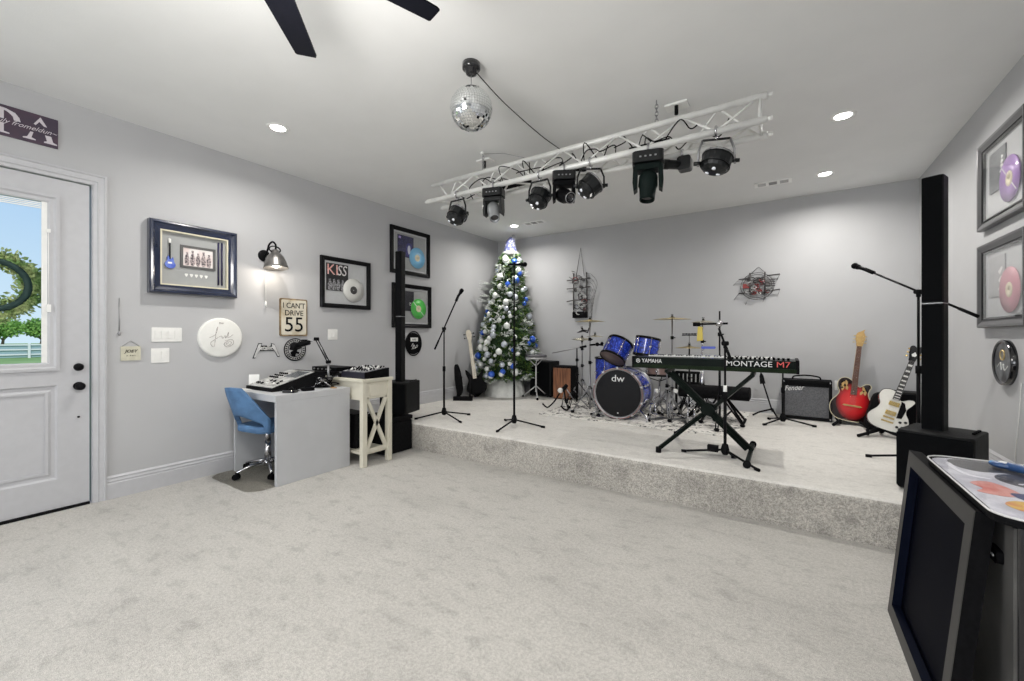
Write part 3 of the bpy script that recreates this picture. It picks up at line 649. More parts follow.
# signed white drum head
t = onleft('signed_drumhead', 'round white drum head signed in black ink on the wall', 'drum head', 1.775, 1.28)
RX = Matrix.Rotation(PI/2, 4, 'X')
m = MB(); m.lathe([(0, .030), (.17, .030), (.182, .026), (.186, .015), (.186, 0)], mat('drumhead_white', (.80, .80, .77), .45), 44, RX); m.build('head', t)
def squiggle(parent, pts, r, mm, name='signature'):
    m = MB(); m.tube(curve3([(x, y, z) for x, y, z in pts], 5), r, mm, 5); return m.build(name, parent)
yy = -.0315
squiggle(t, [(-.10, yy, .0), (-.05, yy, .03), (-.03, yy, .10), (-.045, yy, .06), (-.06, yy, -.08), (-.09, yy, -.05), (-.03, yy, .0), (.0, yy, .015), (.01, yy, -.01), (.03, yy, .02), (.035, yy, -.005), (.06, yy, .05), (.055, yy, .0), (.10, yy, .03)], .0014, M_ink)
squiggle(t, [(.03, yy, -.03), (.09, yy, -.02), (.10, yy, -.06), (.05, yy, -.09), (.02, yy, -.06), (.06, yy, -.035), (.085, yy, -.05), (.06, yy, -.075), (.04, yy, -.06), (.06, yy, -.05)], .0014, M_ink)
text('print', 'DW', .022, M_ink, t, (0, yy, .135))
# speed sign
t = onleft('speed_sign', 'rusty white sign reading I CAN\'T DRIVE 55', 'sign', 2.478, 1.497)
M_rust = mat('rusty_edge', (.30, .22, .12), .6, c2=(.16, .11, .06), nscale=18)
M_sface = mat('sign_face', (.66, .62, .52), .5, c2=(.42, .32, .18), nscale=7, lo=.28, hi=.5, detail=6)
m = MB(); m.rbox(-.152, .152, -.014, 0, -.203, .203, M_rust, .018, axis='y'); m.build('plate', t)
m = MB(); m.rbox(-.137, .137, -.0165, -.013, -.188, .188, M_sface, .014, axis='y'); m.build('face', t)
text('lettering', "I CAN'T", .083, M_blackm, t, (0, -.0175, .125), sx=.86, ext=.0015)
text('lettering', 'DRIVE', .083, M_blackm, t, (0, -.0175, .045), sx=.92, ext=.0015)
text('lettering', '55', .225, M_blackm, t, (0, -.0175, -.085), sx=.98, ext=.002)
# metal band logo cutout
t = onleft('metal_logo', 'black and silver metal band logo cutout with long pointed ends', 'wall decoration', 2.196, 1.15)
M_sil = mat('brushed_silver', (.66, .66, .66), .35, metal=.2)
for mm, gr, y0, y1 in ((M_black, .006, -.008, 0), (M_sil, -.002, -.011, -.008)):
    m = MB(); e = gr
    m.prism([(-.128-e, -.075-e), (-.078, .065+e), (-.05+e, .065+e), (-.062+e, .03), (-.05, .02-e), (-.085, -.02), (-.11, -.075-e)], y0, y1, mm)
    m.prism([(.128+e, -.068-e), (.078, .055+e), (.05-e, .065+e), (.055, .02-e), (.088, -.02), (.11, -.068-e)], y0, y1, mm)
    m.build('letter_spike', t)
m = MB(); m.box(-.07, .07, -.007, -.001, -.008, .046, M_black); m.build('backing', t)
text('lettering', 'etallic', .068, M_white, t, (0, -.010, .022), sx=.78, ext=.002)
# round fire department style emblem
t = onleft('round_emblem', 'round black openwork metal emblem with a figure behind the desk microphone', 'wall decoration', 2.495, 1.147)
m = MB(); m.torus((0, -.006, 0), .118, .006, M_black, RX, 40, 6); m.torus((0, -.006, 0), .078, .004, M_black, RX, 36, 6); m.build('ring', t)
m = MB(); m.lathe([(.082, .004), (.113, .004)], M_sil, 40, RX, smooth=False); m.build('letter_band', t)
r2 = random.Random(2)
for k in range(26):
    a = 2*PI*k/26; m = MB(); m.T = Matrix.Rotation(a, 4, 'Y'); m.box(-.006, .006, -.009, -.005, .089, .107, M_black); m.build('letter', t)
m = MB(); m.prism(smooth_pts([(-.03, -.075), (-.05, -.03), (-.02, -.01), (-.06, .0), (-.05, .03), (-.015, .03), (-.02, .06), (.01, .07), (.03, .05), (.02, .03), (.06, .03), (.065, .01), (.03, .0), (.02, -.02), (.045, -.03), (.04, -.05), (.01, -.045), (.0, -.075)], 3), -.009, -.003, M_black); m.build('figure', t)
# oval signed disc on the far part of the wall
t = onleft('signed_drumhead', 'small round black drum head with white print behind the speaker column', 'drum head', 4.225, 1.187)
m = MB(); m.lathe([(0, .022), (.14, .022), (.15, .018), (.155, 0)], M_black, 40, RX); m.build('head', t)
m = MB(); m.T = Matrix.Scale(1.15, 4, (0, 0, 1)); m.torus((0, -.012, 0), .150, .007, M_blackmet, RX, 40, 6); m.build('hoop', t)
m = MB(); m.box(-.07, .07, -.0245, -.022, .03, .085, M_white); m.build('print', t)
text('lettering', 'KISS', .04, M_black, t, (0, -.0255, .055))
squiggle(t, [(-.06, -.0235, -.04), (-.02, -.0235, .0), (-.03, -.0235, -.07), (.0, -.0235, -.02), (.02, -.0235, -.07), (.05, -.0235, -.02), (.06, -.0235, -.05), (-.05, -.0235, -.08)], .003, M_white)
t = onright('signed_drumhead', 'round black and grey signed drum head under the framed pink record', 'drum head', 4.13, 1.117)
m = MB(); m.lathe([(0, .024), (.13, .024)], mat('drumhead_grey', (.16, .17, .18), .35, c2=(.03, .03, .035), nscale=9), 40, RX); m.build('head', t)
m = MB(); m.lathe([(.13, .024), (.145, .034), (.152, .030), (.152, 0)], M_blackg, 40, RX); m.build('hoop', t)
m = MB(); m.torus((0, -.026, .05), .032, .005, mat('badge_gold', (.55, .42, .2), .4, metal=.6), RX, 24, 6); m.lathe([(0, .0245), (.028, .0265), (.03, .0245)], M_steel, 20, Matrix.Translation((0, 0, .05)) @ RX); m.build('badge', t)
squiggle(t, [(-.08, -.0255, -.03), (-.03, -.0255, .0), (-.02, -.0255, -.05), (.01, -.0255, -.01), (.03, -.0255, -.05), (.08, -.0255, -.02)], .0018, M_white)
m = MB(); m.tube(curve3([(XR-.004, 3.93, 1.0), (XR-.004, 3.96, .8), (XR-.004, 4.0, .6), (XR-.004, 4.02, .48)]), .0022, M_white, 6); setp(m.build('hanging_cord'), 'thin white cord hanging down the wall beside the black speaker', 'cord')
# wire sculptures on the back wall
M_wire = mat('dark_wire', (.06, .055, .055), .5); M_red = mat('dark_red_metal', (.26, .03, .03), .5)
M_silw = mat('pale_metal_scrap', (.50, .50, .50), .4, metal=.4)
t = onback('wire_sculpture', 'tall wire and scrap metal wall sculpture hanging from a wire', 'wall sculpture', -2.82, 1.95)
m = MB(); m.tube([(-.07, -.03, .33), (.0, -.008, .79), (.07, -.03, .33)], .005, M_wire, 6); m.build('hanging_wire', t)
for sx in (-1, 1):
    m = MB(); m.tube([(sx*.115, -.03, -.32), (sx*.118, -.03, .0), (sx*.112, -.03, .38)], .013, M_wire, 6); m.build('upright', t)
m = MB(); m.rbox(-.125, .125, -.06, -.01, -.36, -.26, M_black, .01, axis='y'); m.build('foot_block', t)
r2 = random.Random(11)
for z_ in (.27, .13, -.08):
    m = MB(); m.tube([(-.24, -.03, z_), (-.1, -.04, z_+r2.uniform(-.02, .02)), (.18, -.04, z_+.01)], .009, M_wire, 6); m.build('crossbar', t)
for i in range(38):
    mm = r2.choice([M_wire, M_wire, M_silw, M_silw, M_wire, M_silw]+([M_red]*3 if i > 22 and i < 30 else [])); cx = r2.uniform(-.09, .09); cz_ = -.27+.6*((i*.618) % 1); m = MB(); R_ = r2.uniform(.02, .055)
    m.torus((cx, -.04+r2.uniform(-.02, .02), cz_), R_, r2.uniform(.004, .011), mm, Matrix.Rotation(PI/2+r2.uniform(-.6, .6), 4, 'X') @ Matrix.Rotation(r2.uniform(-.6, .6), 4, 'Y'), 14, 5, (1, .7)); m.build('scrap_ring', t)
for i in range(6):
    z0 = .36-.07*i; m = MB(); m.tube(curve3([(.11, -.03, z0), (.2, -.05, z0-.02), (.3-.02*i, -.04, z0-.18), (.2, -.03, z0-.42), (.14+.05*r2.random(), -.03, z0-.50)]), .0022, M_wire, 5); m.build('trailing_wire', t)
for i in range(5):
    m = MB(); m.tube([(r2.uniform(-.12, -.08), -.03, .2+.05*i), (r2.uniform(-.2, -.1), -.05, .3+.03*i)], .005, M_wire, 5); m.build('loose_wire', t)
t = onback('wire_sculpture', 'round wire and metal wall sculpture with four projecting rods', 'wall sculpture', -.30, 1.975); t.scale = (.84, 1, .84)
for i, R_ in enumerate((.22, .19)):
    m = MB(); m.torus((-.02, -.02-.01*i, -.03), R_, .004, M_wire, RX, 36, 5, (1.02, .95)); m.build('hoop', t)
m = MB(); m.tube([(-.1, -.02, .17), (.0, -.008, .27), (.08, -.02, .18)], .004, M_wire, 5); m.build('hanging_wire', t)
for (xa, za, xb, zb) in ((-.27, .085, -.12, .10), (.11, .12, .28, .13), (-.27, -.135, -.12, -.13), (.11, -.115, .28, -.10), ):
    m = MB(); m.cyl((xa, -.04, za), (xb, -.04, zb), .010, M_wire, seg=8); m.build('rod', t)
for (xa, za, xb, zb) in ((-.27, .085, -.35, -.0), (-.27, -.135, -.34, -.23), (.28, .13, .24, .05), (.28, -.1, .25, -.2), (-.15, -.25, -.18, -.32), (.09, -.17, .06, -.28)):
    m = MB(); m.cyl((xa, -.04, za), (xb, -.03, zb), .0028, M_wire, seg=6); m.build('thin_wire', t)
for xx in (-.115, .085):
    m = MB(); m.cyl((xx, -.045, .18), (xx, -.045, -.16), .010, M_wire, seg=8); m.build('upright', t)
m = MB(); m.box(-.21, -.11, -.05, -.03, -.06, .01, M_red); m.build('red_plate', t)
r2 = random.Random(21)
for i in range(46):
    mm = r2.choice([M_wire, M_silw, M_red, M_wire, M_silw, M_wire]); m = MB()
    m.torus((r2.uniform(-.14, .15), -.045+r2.uniform(-.02, .02), r2.uniform(-.15, .09)), r2.uniform(.02, .045), r2.uniform(.004, .009), mm, Matrix.Rotation(PI/2+r2.uniform(-.7, .7), 4, 'X') @ Matrix.Rotation(r2.uniform(-.7, .7), 4, 'Y'), 12, 5, (1, .6)); m.build('scrap_ring', t)
for i in range(4):
    m = MB(); m.box(.10, .22, -.05, -.035, -.045+i*.03, -.033+i*.03, M_wire); m.build('comb_tooth', t)
# ================================================================ desk corner
M_desk = mat('grey_laminate', (.50, .51, .53), .45, noise=.03, nscale=6)
M_deskd = mat('dark_grey_panel', (.42, .42, .44), .55)
t = thing('desk', 'pale grey waterfall desk with full side panels against the wall', 'desk', (-4.04, 2.22, 0))
m = MB(); m.box(-.40, .40, -.365, .365, .724, .784, M_desk); m.build('desktop', t, bevel=.003)
m = MB(); m.box(.365, .40, -.355, .36, 0, .724, M_desk); m.build('side_panel', t, bevel=.002)
m = MB(); m.box(-.385, -.36, -.355, .36, 0, .724, M_desk); m.build('side_panel', t, bevel=.002)
m = MB(); m.box(-.36, .365, .33, .352, .05, .72, M_deskd); m.build('back_panel', t)
m = MB(); m.prism(smooth_pts([(.04, -.0), (.0, .03), (-.0, .09), (.05, .12), (.06, .06)], 3), -.02, .02, M_white); m.T = Matrix()
# blue swivel chair
M_chair = mat('blue_velvet', (.10, .22, .42), .7, noise=.25, nscale=9, bump=.15, bscale=300)
ct = thing('swivel_chair', 'blue upholstered swivel chair tucked under the grey desk', 'chair', (-4.12, 2.03, 0), math.radians(8))
# seat faces +y; shell wraps round the back
m = MB(); pts = []
m.rbox(-.21, .21, -.20, .24, .41, .475, M_chair, .10, 6); m.build('seat', ct, bevel=.022)
m = MB(); NU, NV = 18, 8; grid = []
for iu in range(NU+1):
    u = -1+2*iu/NU; row = []
    for iv in range(NV+1):
        v = iv/NV; a = u*1.12
        top = .84-.05*abs(u)**2-.24*max(0, abs(u)-.35)/.65
        bot = .58-.12*abs(u)**1.6 if abs(u) < .78 else .41
        z = bot+(top-bot)*v
        rad = .245+.04*v
        x = math.sin(a)*rad; y = -.02-math.cos(a)*(rad-.01)-(z-.45)*.16*math.cos(a)
        row.append((Vector((x, y, z)), Vector((math.sin(a), -math.cos(a), 0))))
    grid.append(row)
O = [[m.V(p) for p, n in r] for r in grid]; I = [[m.V(p-n*.035) for p, n in r] for r in grid]
for i in range(NU):
    for j in range(NV): m.F([O[i][j], O[i+1][j], O[i+1][j+1], O[i][j+1]], M_chair, True); m.F([I[i][j], I[i][j+1], I[i+1][j+1], I[i+1][j]], M_chair, True)
    m.F([O[i][0], I[i][0], I[i+1][0], O[i+1][0]], M_chair); m.F([O[i][NV], O[i+1][NV], I[i+1][NV], I[i][NV]], M_chair)
for i in (0, NU):
    for j in range(NV): m.F([O[i][j], O[i][j+1], I[i][j+1], I[i][j]], M_chair)
m.build('backrest', ct)
m = MB(); m.cyl((0, 0, .30), (0, 0, .41), .025, M_chrome); m.cyl((0, 0, .10), (0, 0, .30), .029, M_chrome); m.box(-.09, .09, -.07, .07, .39, .412, M_white); m.build('gas_lift', ct)
m = MB(); m.cyl((0, 0, .07), (0, 0, .12), .035, M_chrome); m.build('hub', ct)
for k in range(5):
    a = math.radians(-100+72*k); c, s_ = math.cos(a), math.sin(a)
    m = MB(); m.tube([(c*.02, s_*.02, .115), (c*.15, s_*.15, .095), (c*.27, s_*.27, .062)], [.018, .015, .011], M_chrome, 8); leg = m.build('leg', ct)
    m = MB(); b = a+.6; pc = Vector((c*.27, s_*.27, .027)); ax = Vector((math.cos(b), math.sin(b), 0))*.012
    for sg in (-1, 1): m.cyl(pc+ax*sg*1.9, pc+ax*sg*.5, .027, M_black, seg=14)
    m.cyl(pc+Vector((0, 0, .012)), pc+Vector((0, 0, .04)), .008, M_black); m.build('caster', leg)
# chair mat
m = MB(); m.rbox(-4.46, -3.66, 1.66, 2.56, 0, .003, thin_glass('vinyl_mat', tint=(.965, .96, .94), rough=.3, power=14.), .12, 8); setp(m.build('chair_mat'), 'thin see-through floor mat under the blue chair', 'chair mat')
# desk things (desk top z .784)
DZt = .785
t = thing('mixing_console', 'wedge shaped digital mixing console with a light grey sloping face', 'mixer', (-4.13, 2.22, DZt))
M_face = mat('console_face', (.50, .50, .49), .5, c2=(.22, .22, .22), nscale=26, lo=.36, hi=.5, detail=3)
m = MB(); a = [(-.27, .0), (-.27, .03), (.16, .155), (.25, .15), (.27, .0)]
lo = [m.V((-.24, y, z)) for y, z in a]; hi = [m.V((.24, y, z)) for y, z in a]
for i in range(5): m.F([lo[i], lo[(i+1) % 5], hi[(i+1) % 5], hi[i]], M_blackm)
m.F(lo, M_blackm); m.F(hi, M_blackm); m.build('housing', t)
sl = math.atan2(.125, .43)
R3 = Matrix.Translation((0, -.27, .03)) @ Matrix.Rotation(sl, 4, 'X')
m = MB(); m.T = R3; m.box(-.225, .225, .01, .435, .001, .006, M_face); m.build('control_face', t)
m = MB(); m.T = R3; m.box(-.02, .19, .26, .41, .006, .010, mat('screen_grey', (.12, .13, .14), .2)); m.build('screen', t)
for i in range(12):
    m = MB(); m.T = R3; x = -.20+.034*i; m.box(x-.001, x+.001, .04, .17, .006, .0065, M_black); y = .06+.09*rnd.random(); m.box(x-.007, x+.007, y-.012, y+.012, .006, .018, M_blackm if i % 3 else M_white); m.build('fader', t)
for i in range(3):
    for j in range(5):
        m = MB(); m.T = R3; m.cyl((-.20+.034*j, .22+.05*i, .006), (-.20+.034*j, .22+.05*i, .02), .009, M_blackm, seg=10); m.build('knob', t)
def paper(x, y, z, rz, w_, h_, label, tilt=0):
    t = thing('paper_sheet', label, 'paper', (x, y, z), rot=(tilt, 0, rz)); m = MB(); m.box(-w_/2, w_/2, -h_/2, h_/2, 0, .002, M_white); m.build('sheet', t)
    for i in range(5):
        m = MB(); m.box(-w_*.4, w_*.3, h_*(.3-.14*i), h_*(.31-.14*i), .002, .0023, M_steel); m.build('printed_line', t)
paper(-4.33, 1.915, DZt, .2, .16, .10, 'white paper lying on the desk corner by the wall')
t = thing('standing_card', 'small white card standing up at the wall edge of the desk', 'card', (-4.39, 2.03, DZt), .9); m = MB(); m.box(-.045, .045, -.002, .002, 0, .13, M_white, Matrix.Rotation(-.12, 3, 'X')); m.build('card', t)
t = thing('desk_gadget', 'black desk gadget with a cord near the front edge of the desk', 'gadget', (-3.73, 2.03, DZt), .4)
m = MB(); m.rbox(-.06, .06, -.04, .04, 0, .025, M_blackg, .02); m.build('body', t, bevel=.004)
m = MB(); m.cyl((0, 0, .02), (.02, .01, .04), .018, M_black); m.build('dial', t)
m = MB(); m.tube(curve3([(.05, 0, .012), (.02, .1, .006), (-.05, .12, .006), (-.1, .2, .006)]), .003, M_black, 6); m.build('cord', t)
t = thing('desk_gadget', 'black puck shaped gadget beside the mixing console', 'gadget', (-3.74, 2.20, DZt), -.3)
m = MB(); m.rbox(-.05, .05, -.055, .055, 0, .03, M_black, .025); m.build('body', t, bevel=.006)
m = MB(); m.box(-.03, .03, -.03, .03, .03, .033, M_lens); m.build('screen', t)
# desk boom arm with microphone
t = thing('microphone_arm', 'black spring arm microphone stand clamped to the desk beside the round emblem', 'microphone arm', (-3.83, 2.47, DZt))
m = MB(); m.lathe([(0, 0), (.055, 0), (.055, .012), (.02, .018), (.012, .05), (0, .05)], M_blackmet, 20); m.build('base', t)
E1, E2 = Vector((0, .0, .25)), Vector((-.10, -.066, .48))
m = MB(); m.cyl((0, 0, .03), E1, .012, M_steel); m.build('post', t)
for dz in (-.012, .012):
    m = MB(); m.cyl(E1+Vector((0, dz, .0)), E2+Vector((0, dz, .0)), .005, M_black); m.build('upper_arm', t)
m = MB(); m.cyl(E1+Vector((-.02, -.01, .035)), E1+Vector((-.07, -.05, .17)), .007, M_steel); m.build('spring', t)
for e in (E1, E2):
    m = MB(); m.cyl(e+Vector((0, -.02, 0)), e+Vector((0, .02, 0)), .017, M_black); m.build('joint', t)
E3 = Vector((-.175, -.115, .445))
m = MB(); m.cyl(E2, E3, .006, M_chrome); m.build('fore_arm', t)
m = MB(); m.tube([E3+Vector((.02, 0.01, .0)), E3+Vector((-.04, -.03, -.012)), E3+Vector((-.09, -.06, -.03))], [.022, .028, .030], M_black, 14); m.sphere(E3+Vector((-.11, -.07, -.035)), .042, M_blackm, 14); m.box(E3.x-.06, E3.x+.0, E3.y-.03, E3.y+.0, E3.z-.005, E3.z+.03, M_black); m.build('microphone', t)
m = MB(); m.tube(curve3([(0, .02, .2), (.03, .03, .12), (.0, .03, .05), (-.06, .02, .01)]), .004, M_black, 6); m.build('cable', t)
r2 = random.Random(9); m = MB()
for k in range(9):
    pts = [Vector((-3.84+r2.uniform(-.11, .07), 2.42+r2.uniform(-.08, .12), DZt+.012+.11*r2.random())) for i in range(9)]
    m.tube(curve3(pts), .006, M_chrome if k % 2 else M_black, 6)
setp(m.build('cable_bundle'), 'tangle of silver and black cables behind the mixing console', 'cables', kind=None)
m = MB(); m.box(-3.72, -3.66, 2.42, 2.45, DZt, DZt+.01, mat('tan_wood', (.4, .25, .12), .6)); setp(m.build('wooden_stick'), 'small tan wooden piece near the far front corner of the desk', 'stick')
# cream console table, z .87
M_cream = mat('cream_paint', (.66, .63, .53), .5, noise=.05, nscale=9)
t = thing('console_table', 'cream wooden console table with crossed braces on its end', 'table', (-3.92, 2.775, 0))
TX, TY, TH = .475, .19, .868
m = MB(); m.box(-TX, TX, -TY, TY, TH-.03, TH, M_cream); m.build('tabletop', t, bevel=.004)
lx, ly = TX-.035, TY-.035
for sx in (-1, 1):
    for sy in (-1, 1):
        m = MB(); m.box(sx*lx-.026, sx*lx+.026, sy*ly-.026, sy*ly+.026, 0, TH-.03, M_cream); m.build('leg', t, bevel=.003)
m = MB(); m.box(-lx, lx, -ly-.01, -ly+.01, TH-.21, TH-.03, M_cream); m.box(-lx, lx, ly-.01, ly+.01, TH-.21, TH-.03, M_cream); m.build('apron', t)
for sx in (-1, 1):
    m = MB(); m.box(sx*lx-.012, sx*lx+.012, -ly, ly, TH-.20, TH-.03, M_cream); m.ring(.19, .13, [(0, .0), (0, -.006), (.012, -.006), (.012, 0)], M_cream) if False else None; m.build('end_apron', t)
    m = MB(); m.box(sx*(lx+.012), sx*(lx+.018), -.09, .09, TH-.18, TH-.06, M_cream) if sx > 0 else m.box(-lx-.018, -lx-.012, -.09, .09, TH-.18, TH-.06, M_cream); m.build('end_panel', t, bevel=.002)
    m = MB(); m.box(sx*lx-.014, sx*lx+.014, -ly, ly, .135, .17, M_cream); m.build('end_rail', t)
    for d in (-1, 1):
        m = MB(); m.box(sx*lx-.012, sx*lx+.012, -.018, .018, -.29, .29, M_cream, Matrix.Rotation(d*.43, 3, 'X')); m.build('cross_brace', t, loc=(0, 0, .415))
m = MB(); m.box(-lx, lx, -ly, ly, .115, .137, M_cream); m.build('shelf', t)
t = thing('audio_mixer', 'black tabletop audio mixer full of knobs on the cream table', 'mixer', (-3.66, 2.78, TH), 0); t.scale = (1.1, 1.1, 1.15)
m = MB(); a = [(-.14, 0), (-.14, .055), (.14, .085), (.14, 0)]
lo = [m.V((-.17, y, z)) for y, z in a]; hi = [m.V((.17, y, z)) for y, z in a]
for i in range(4): m.F([lo[i], lo[(i+1) % 4], hi[(i+1) % 4], hi[i]], mat('mixer_navy', (.018, .018, .03), .4))
m.F(lo, M_black); m.F(hi, M_black); m.build('housing', t, bevel=.003)
sl2 = Matrix.Translation((0, -.14, .0555)) @ Matrix.Rotation(math.atan2(.03, .28), 4, 'X')
m = MB(); m.T = sl2; m.box(-.155, .155, .01, .27, 0, .004, mat('mixer_face', (.10, .10, .11), .45, c2=(.35, .35, .36), nscale=40, lo=.5, hi=.55)); m.build('control_face', t)
for i in range(8):
    for j in range(6):
        m = MB(); m.T = sl2; x, y = -.135+.038*i, .06+.038*j; m.cyl((x, y, .004), (x, y, .018), .0075, M_white if rnd.random() < .3 else M_black, r1=.006, seg=8); m.build('knob', t)
for k, (z_, dx) in enumerate(((0, 0), (.048, .01))):
    t = thing('rack_unit', ('lower' if k == 0 else 'upper')+' of two flat black rack boxes stacked at the wall end of the cream table', 'rack unit', (-4.17+dx, 2.745, TH+z_), .03*k)
    m = MB(); m.box(-.21, .21, -.12, .12, .003, .045, M_black); m.build('case', t, bevel=.003)
    for i in range(5):
        m = MB(); m.cyl((-.16+.07*i, -.12, .024), (-.16+.07*i, -.132, .024), .008, M_steel, seg=10); m.build('knob', t)
t = thing('control_surface', 'small dark control box lying between the rack boxes and the mixer', 'control box', (-3.89, 2.74, TH), -.08)
m = MB(); m.box(-.05, .05, -.12, .12, 0, .04, M_blackm); m.build('case', t, bevel=.003)
for j in range(5):
    m = MB(); m.cyl((0, -.09+.045*j, .04), (0, -.09+.045*j, .055), .01, M_steel, seg=10); m.build('knob', t)
t = thing('floor_bin', 'black bin under the cream console table', 'bin', (-3.85, 2.76, .137), 0)
m = MB(); m.rbox(-.16, .16, -.085, .085, 0, .34, M_blackm, .02); m.build('body', t); m = MB(); m.rbox(-.165, .165, -.09, .09, .34, .355, M_black, .02); m.build('rim', t)
# black cube and the column speakers
t = thing('speaker_riser', 'black upholstered cube on the floor under the far column speaker', 'cube', (-3.81, 3.155, 0))
M_vel = mat('black_fabric', (.02, .02, .022), .85, noise=.3, nscale=40, bump=.2, bscale=300)
m = MB(); m.box(-.225, .225, -.17, .205, .005, .345, M_vel); m.build('body', t, bevel=.012)
m = MB(); m.box(-.23, .23, -.175, .21, .348, .396, M_vel); m.build('lid', t, bevel=.01)
M_spk = mat('speaker_black', (.016, .017, .02), .6, noise=.25, nscale=120, bump=.15, bscale=500)
M_spks = mat('speaker_side', (.035, .036, .037), .5, noise=.1, nscale=120, bump=.12, bscale=400)
M_grille = mat('speaker_grille', (.010, .011, .013), .7, noise=.4, nscale=300, bump=.3, bscale=600)
def column_speaker(loc, rz, zsub, zcol, label, blabel, w_=.325, d_=.37, cw=.098, cd=.115, coff=-.05, cxo=0):
    t = thing('column_speaker', label, 'loudspeaker', loc, rz)
    z0 = loc[2]
    m = MB(); m.rbox(-w_/2, w_/2, -d_/2+.012, d_/2, .01, zsub-z0, M_spks, .03, 4); m.build('subwoofer', t, bevel=.008)
    m = MB(); m.rbox(-w_/2+.004, w_/2-.004, -d_/2, -d_/2+.03, .025, zsub-z0-.012, M_grille, .012, 4, axis='y'); m.build('grille', t)
    for sx in (-1, 1):
        for sy in (-1, 1):
            m = MB(); m.cyl((sx*(w_/2-.05), sy*(d_/2-.06), 0), (sx*(w_/2-.05), sy*(d_/2-.06), .012), .015, M_black); m.build('foot', t)
    for i in range(4):
        m = MB(); m.cyl((w_/2-.035, .0+.045*i, zsub-z0), (w_/2-.035, .0+.045*i, zsub-z0+.012), .009, M_black, seg=10); m.build('knob', t)
    H = zcol-z0; h0 = zsub-z0; mid = h0+(H-h0)*.50
    for a, b in ((h0, mid-.003), (mid+.003, H)):
        m = MB(); m.rbox(cxo-cw/2, cxo+cw/2, coff-cd/2, coff+cd/2, a, b, M_spks, .018, 3); col_ = m.build('column', t, bevel=.002)
        m = MB(); m.rbox(cxo-cw/2+.004, cxo+cw/2-.004, coff-cd/2-.006, coff-cd/2+.006, a+.008, b-.008, M_grille, .004, 2); m.build('column_grille', col_)
    m = MB(); m.box(cxo-cw/2+.004, cxo+cw/2-.004, coff-cd/2+.01, coff+cd/2-.004, mid-.005, mid+.005, M_steel); m.build('joint_band', t)
    return t
column_speaker((-3.785, 3.42-.055, .396), math.radians(18), .765, 2.28, 'tall black column speaker on the black cube near the cream table', '', coff=-.02, cw=.082, cd=.10, cxo=.01)
column_speaker((.842, 3.775, S), math.radians(-24.8), .685, 2.33, 'tallest black column speaker with a boxy base on the stage near the pewter frames', '', w_=.35, d_=.39, cw=.105, cd=.13, coff=.01, cxo=-.035)
# ================================================================ stands
def tripod_mic(loc, label, H, tips, hub=.075, boom=None, collar=None, name='microphone_stand', cat='microphone stand', mic=True, zt=None):
    t = thing(name, label, cat, loc)
    m = MB(); m.cyl((0, 0, .045), (0, 0, H*.55), .0125, M_blackmet); m.build('lower_tube', t)
    m = MB(); m.cyl((0, 0, H*.55), (0, 0, H), .0085, M_blackmet); m.build('upper_tube', t)
    m = MB(); m.lathe([(0, hub-.04), (.02, hub-.04), (.03, hub-.02), (.032, hub+.005), (.022, hub+.045), (.012, hub+.05)], M_blackm, 16); m.build('hub', t)
    m = MB(); m.cyl((0, 0, H*.55-.03), (0, 0, H*.55+.03), .018, M_blackm); m.build('clutch', t)
    for tx, ty in tips:
        m = MB(); m.cyl((0, 0, hub), (tx, ty, .014), .009, M_blackmet, seg=10); leg = m.build('leg', t)
        m = MB(); d = Vector((tx, ty, 0)).normalized()*.02; m.cyl(Vector((tx, ty, .014))-d, Vector((tx, ty, .012))+d, .0125, M_blackm, seg=10); m.build('rubber_foot', leg)
    if boom:
        a, b, tilt = boom
        a, b = Vector(a), Vector(b); m = MB(); m.cyl(a, b, .0085, M_blackmet, seg=10); bo = m.build('boom_arm', t)
        m = MB(); d = (b-a).normalized(); m.cyl(a, a+d*.12, .0115, M_blackm); m.build('boom_grip', bo)
        m = MB(); j = Vector((0, 0, H)); m.cyl(j+Vector((-.02, -.012, 0)), j+Vector((.02, .012, 0)), .018, M_blackm); m.cyl(j+Vector((0, 0, -.04)), j, .014, M_blackm); m.build('boom_joint', t)
        if mic:
            m = MB(); m.cyl(b-d*.01, b+d*.07, .016, M_blackm); m.build('microphone_clip', t)
            tv = Vector(tilt).normalized(); p = b+d*.05
            m = MB(); m.cyl(p-tv*.07, p+tv*.07, .011, M_black, r1=.017); m.cyl(p+tv*.07, p+tv*.085, .021, M_black, r1=.024); m.sphere(p+tv*.11, .027, M_grille, 14); m.build('microphone', t)
    elif mic:
        m = MB(); m.cyl((0, 0, H), (0, 0, H+.05), .013, M_blackm); m.build('microphone_clip', t)
    return t
def cam_rel(dr, df): # offset vector along the room directions facing the seats: r across, f away
    a = math.atan(274/416); return Vector((dr*math.cos(a)-df*math.sin(a), dr*math.sin(a)+df*math.cos(a), 0))
def tips3(R_, a0): return [(R_*math.cos(math.radians(a0+120*k)), R_*math.sin(math.radians(a0+120*k))) for k in range(3)]
# boom stand nearest the stage end
B = cam_rel(.150, 0); A = cam_rel(-.115, 0)
tripod_mic((-3.50, 3.80, S), 'boom microphone stand near the far column speaker at the stage edge', 1.385-S,
           [(-.20, -.27), (.15, .29), (.36, -.12)], boom=(A+Vector((0, 0, 1.13-S)), B+Vector((0, 0, 1.73-S)), (.6, -.2, .5)))
# straight stand in front of the tree
t = tripod_mic((-2.52, 3.87, S), 'straight microphone stand in front of the Christmas tree', 2.06-S, [(-.24, .18), (.01, -.33), (.31, .10)])
m = MB(); p = Vector((.0, 0, 2.09-S)); d = cam_rel(1, 0).normalized(); m.cyl(p-d*.07, p+d*.08, .010, M_black, r1=.017); m.cyl(p+d*.08, p+d*.095, .02, M_black, r1=.024); m.sphere(p+d*.118, .027, M_grille, 14); m.build('microphone', t)
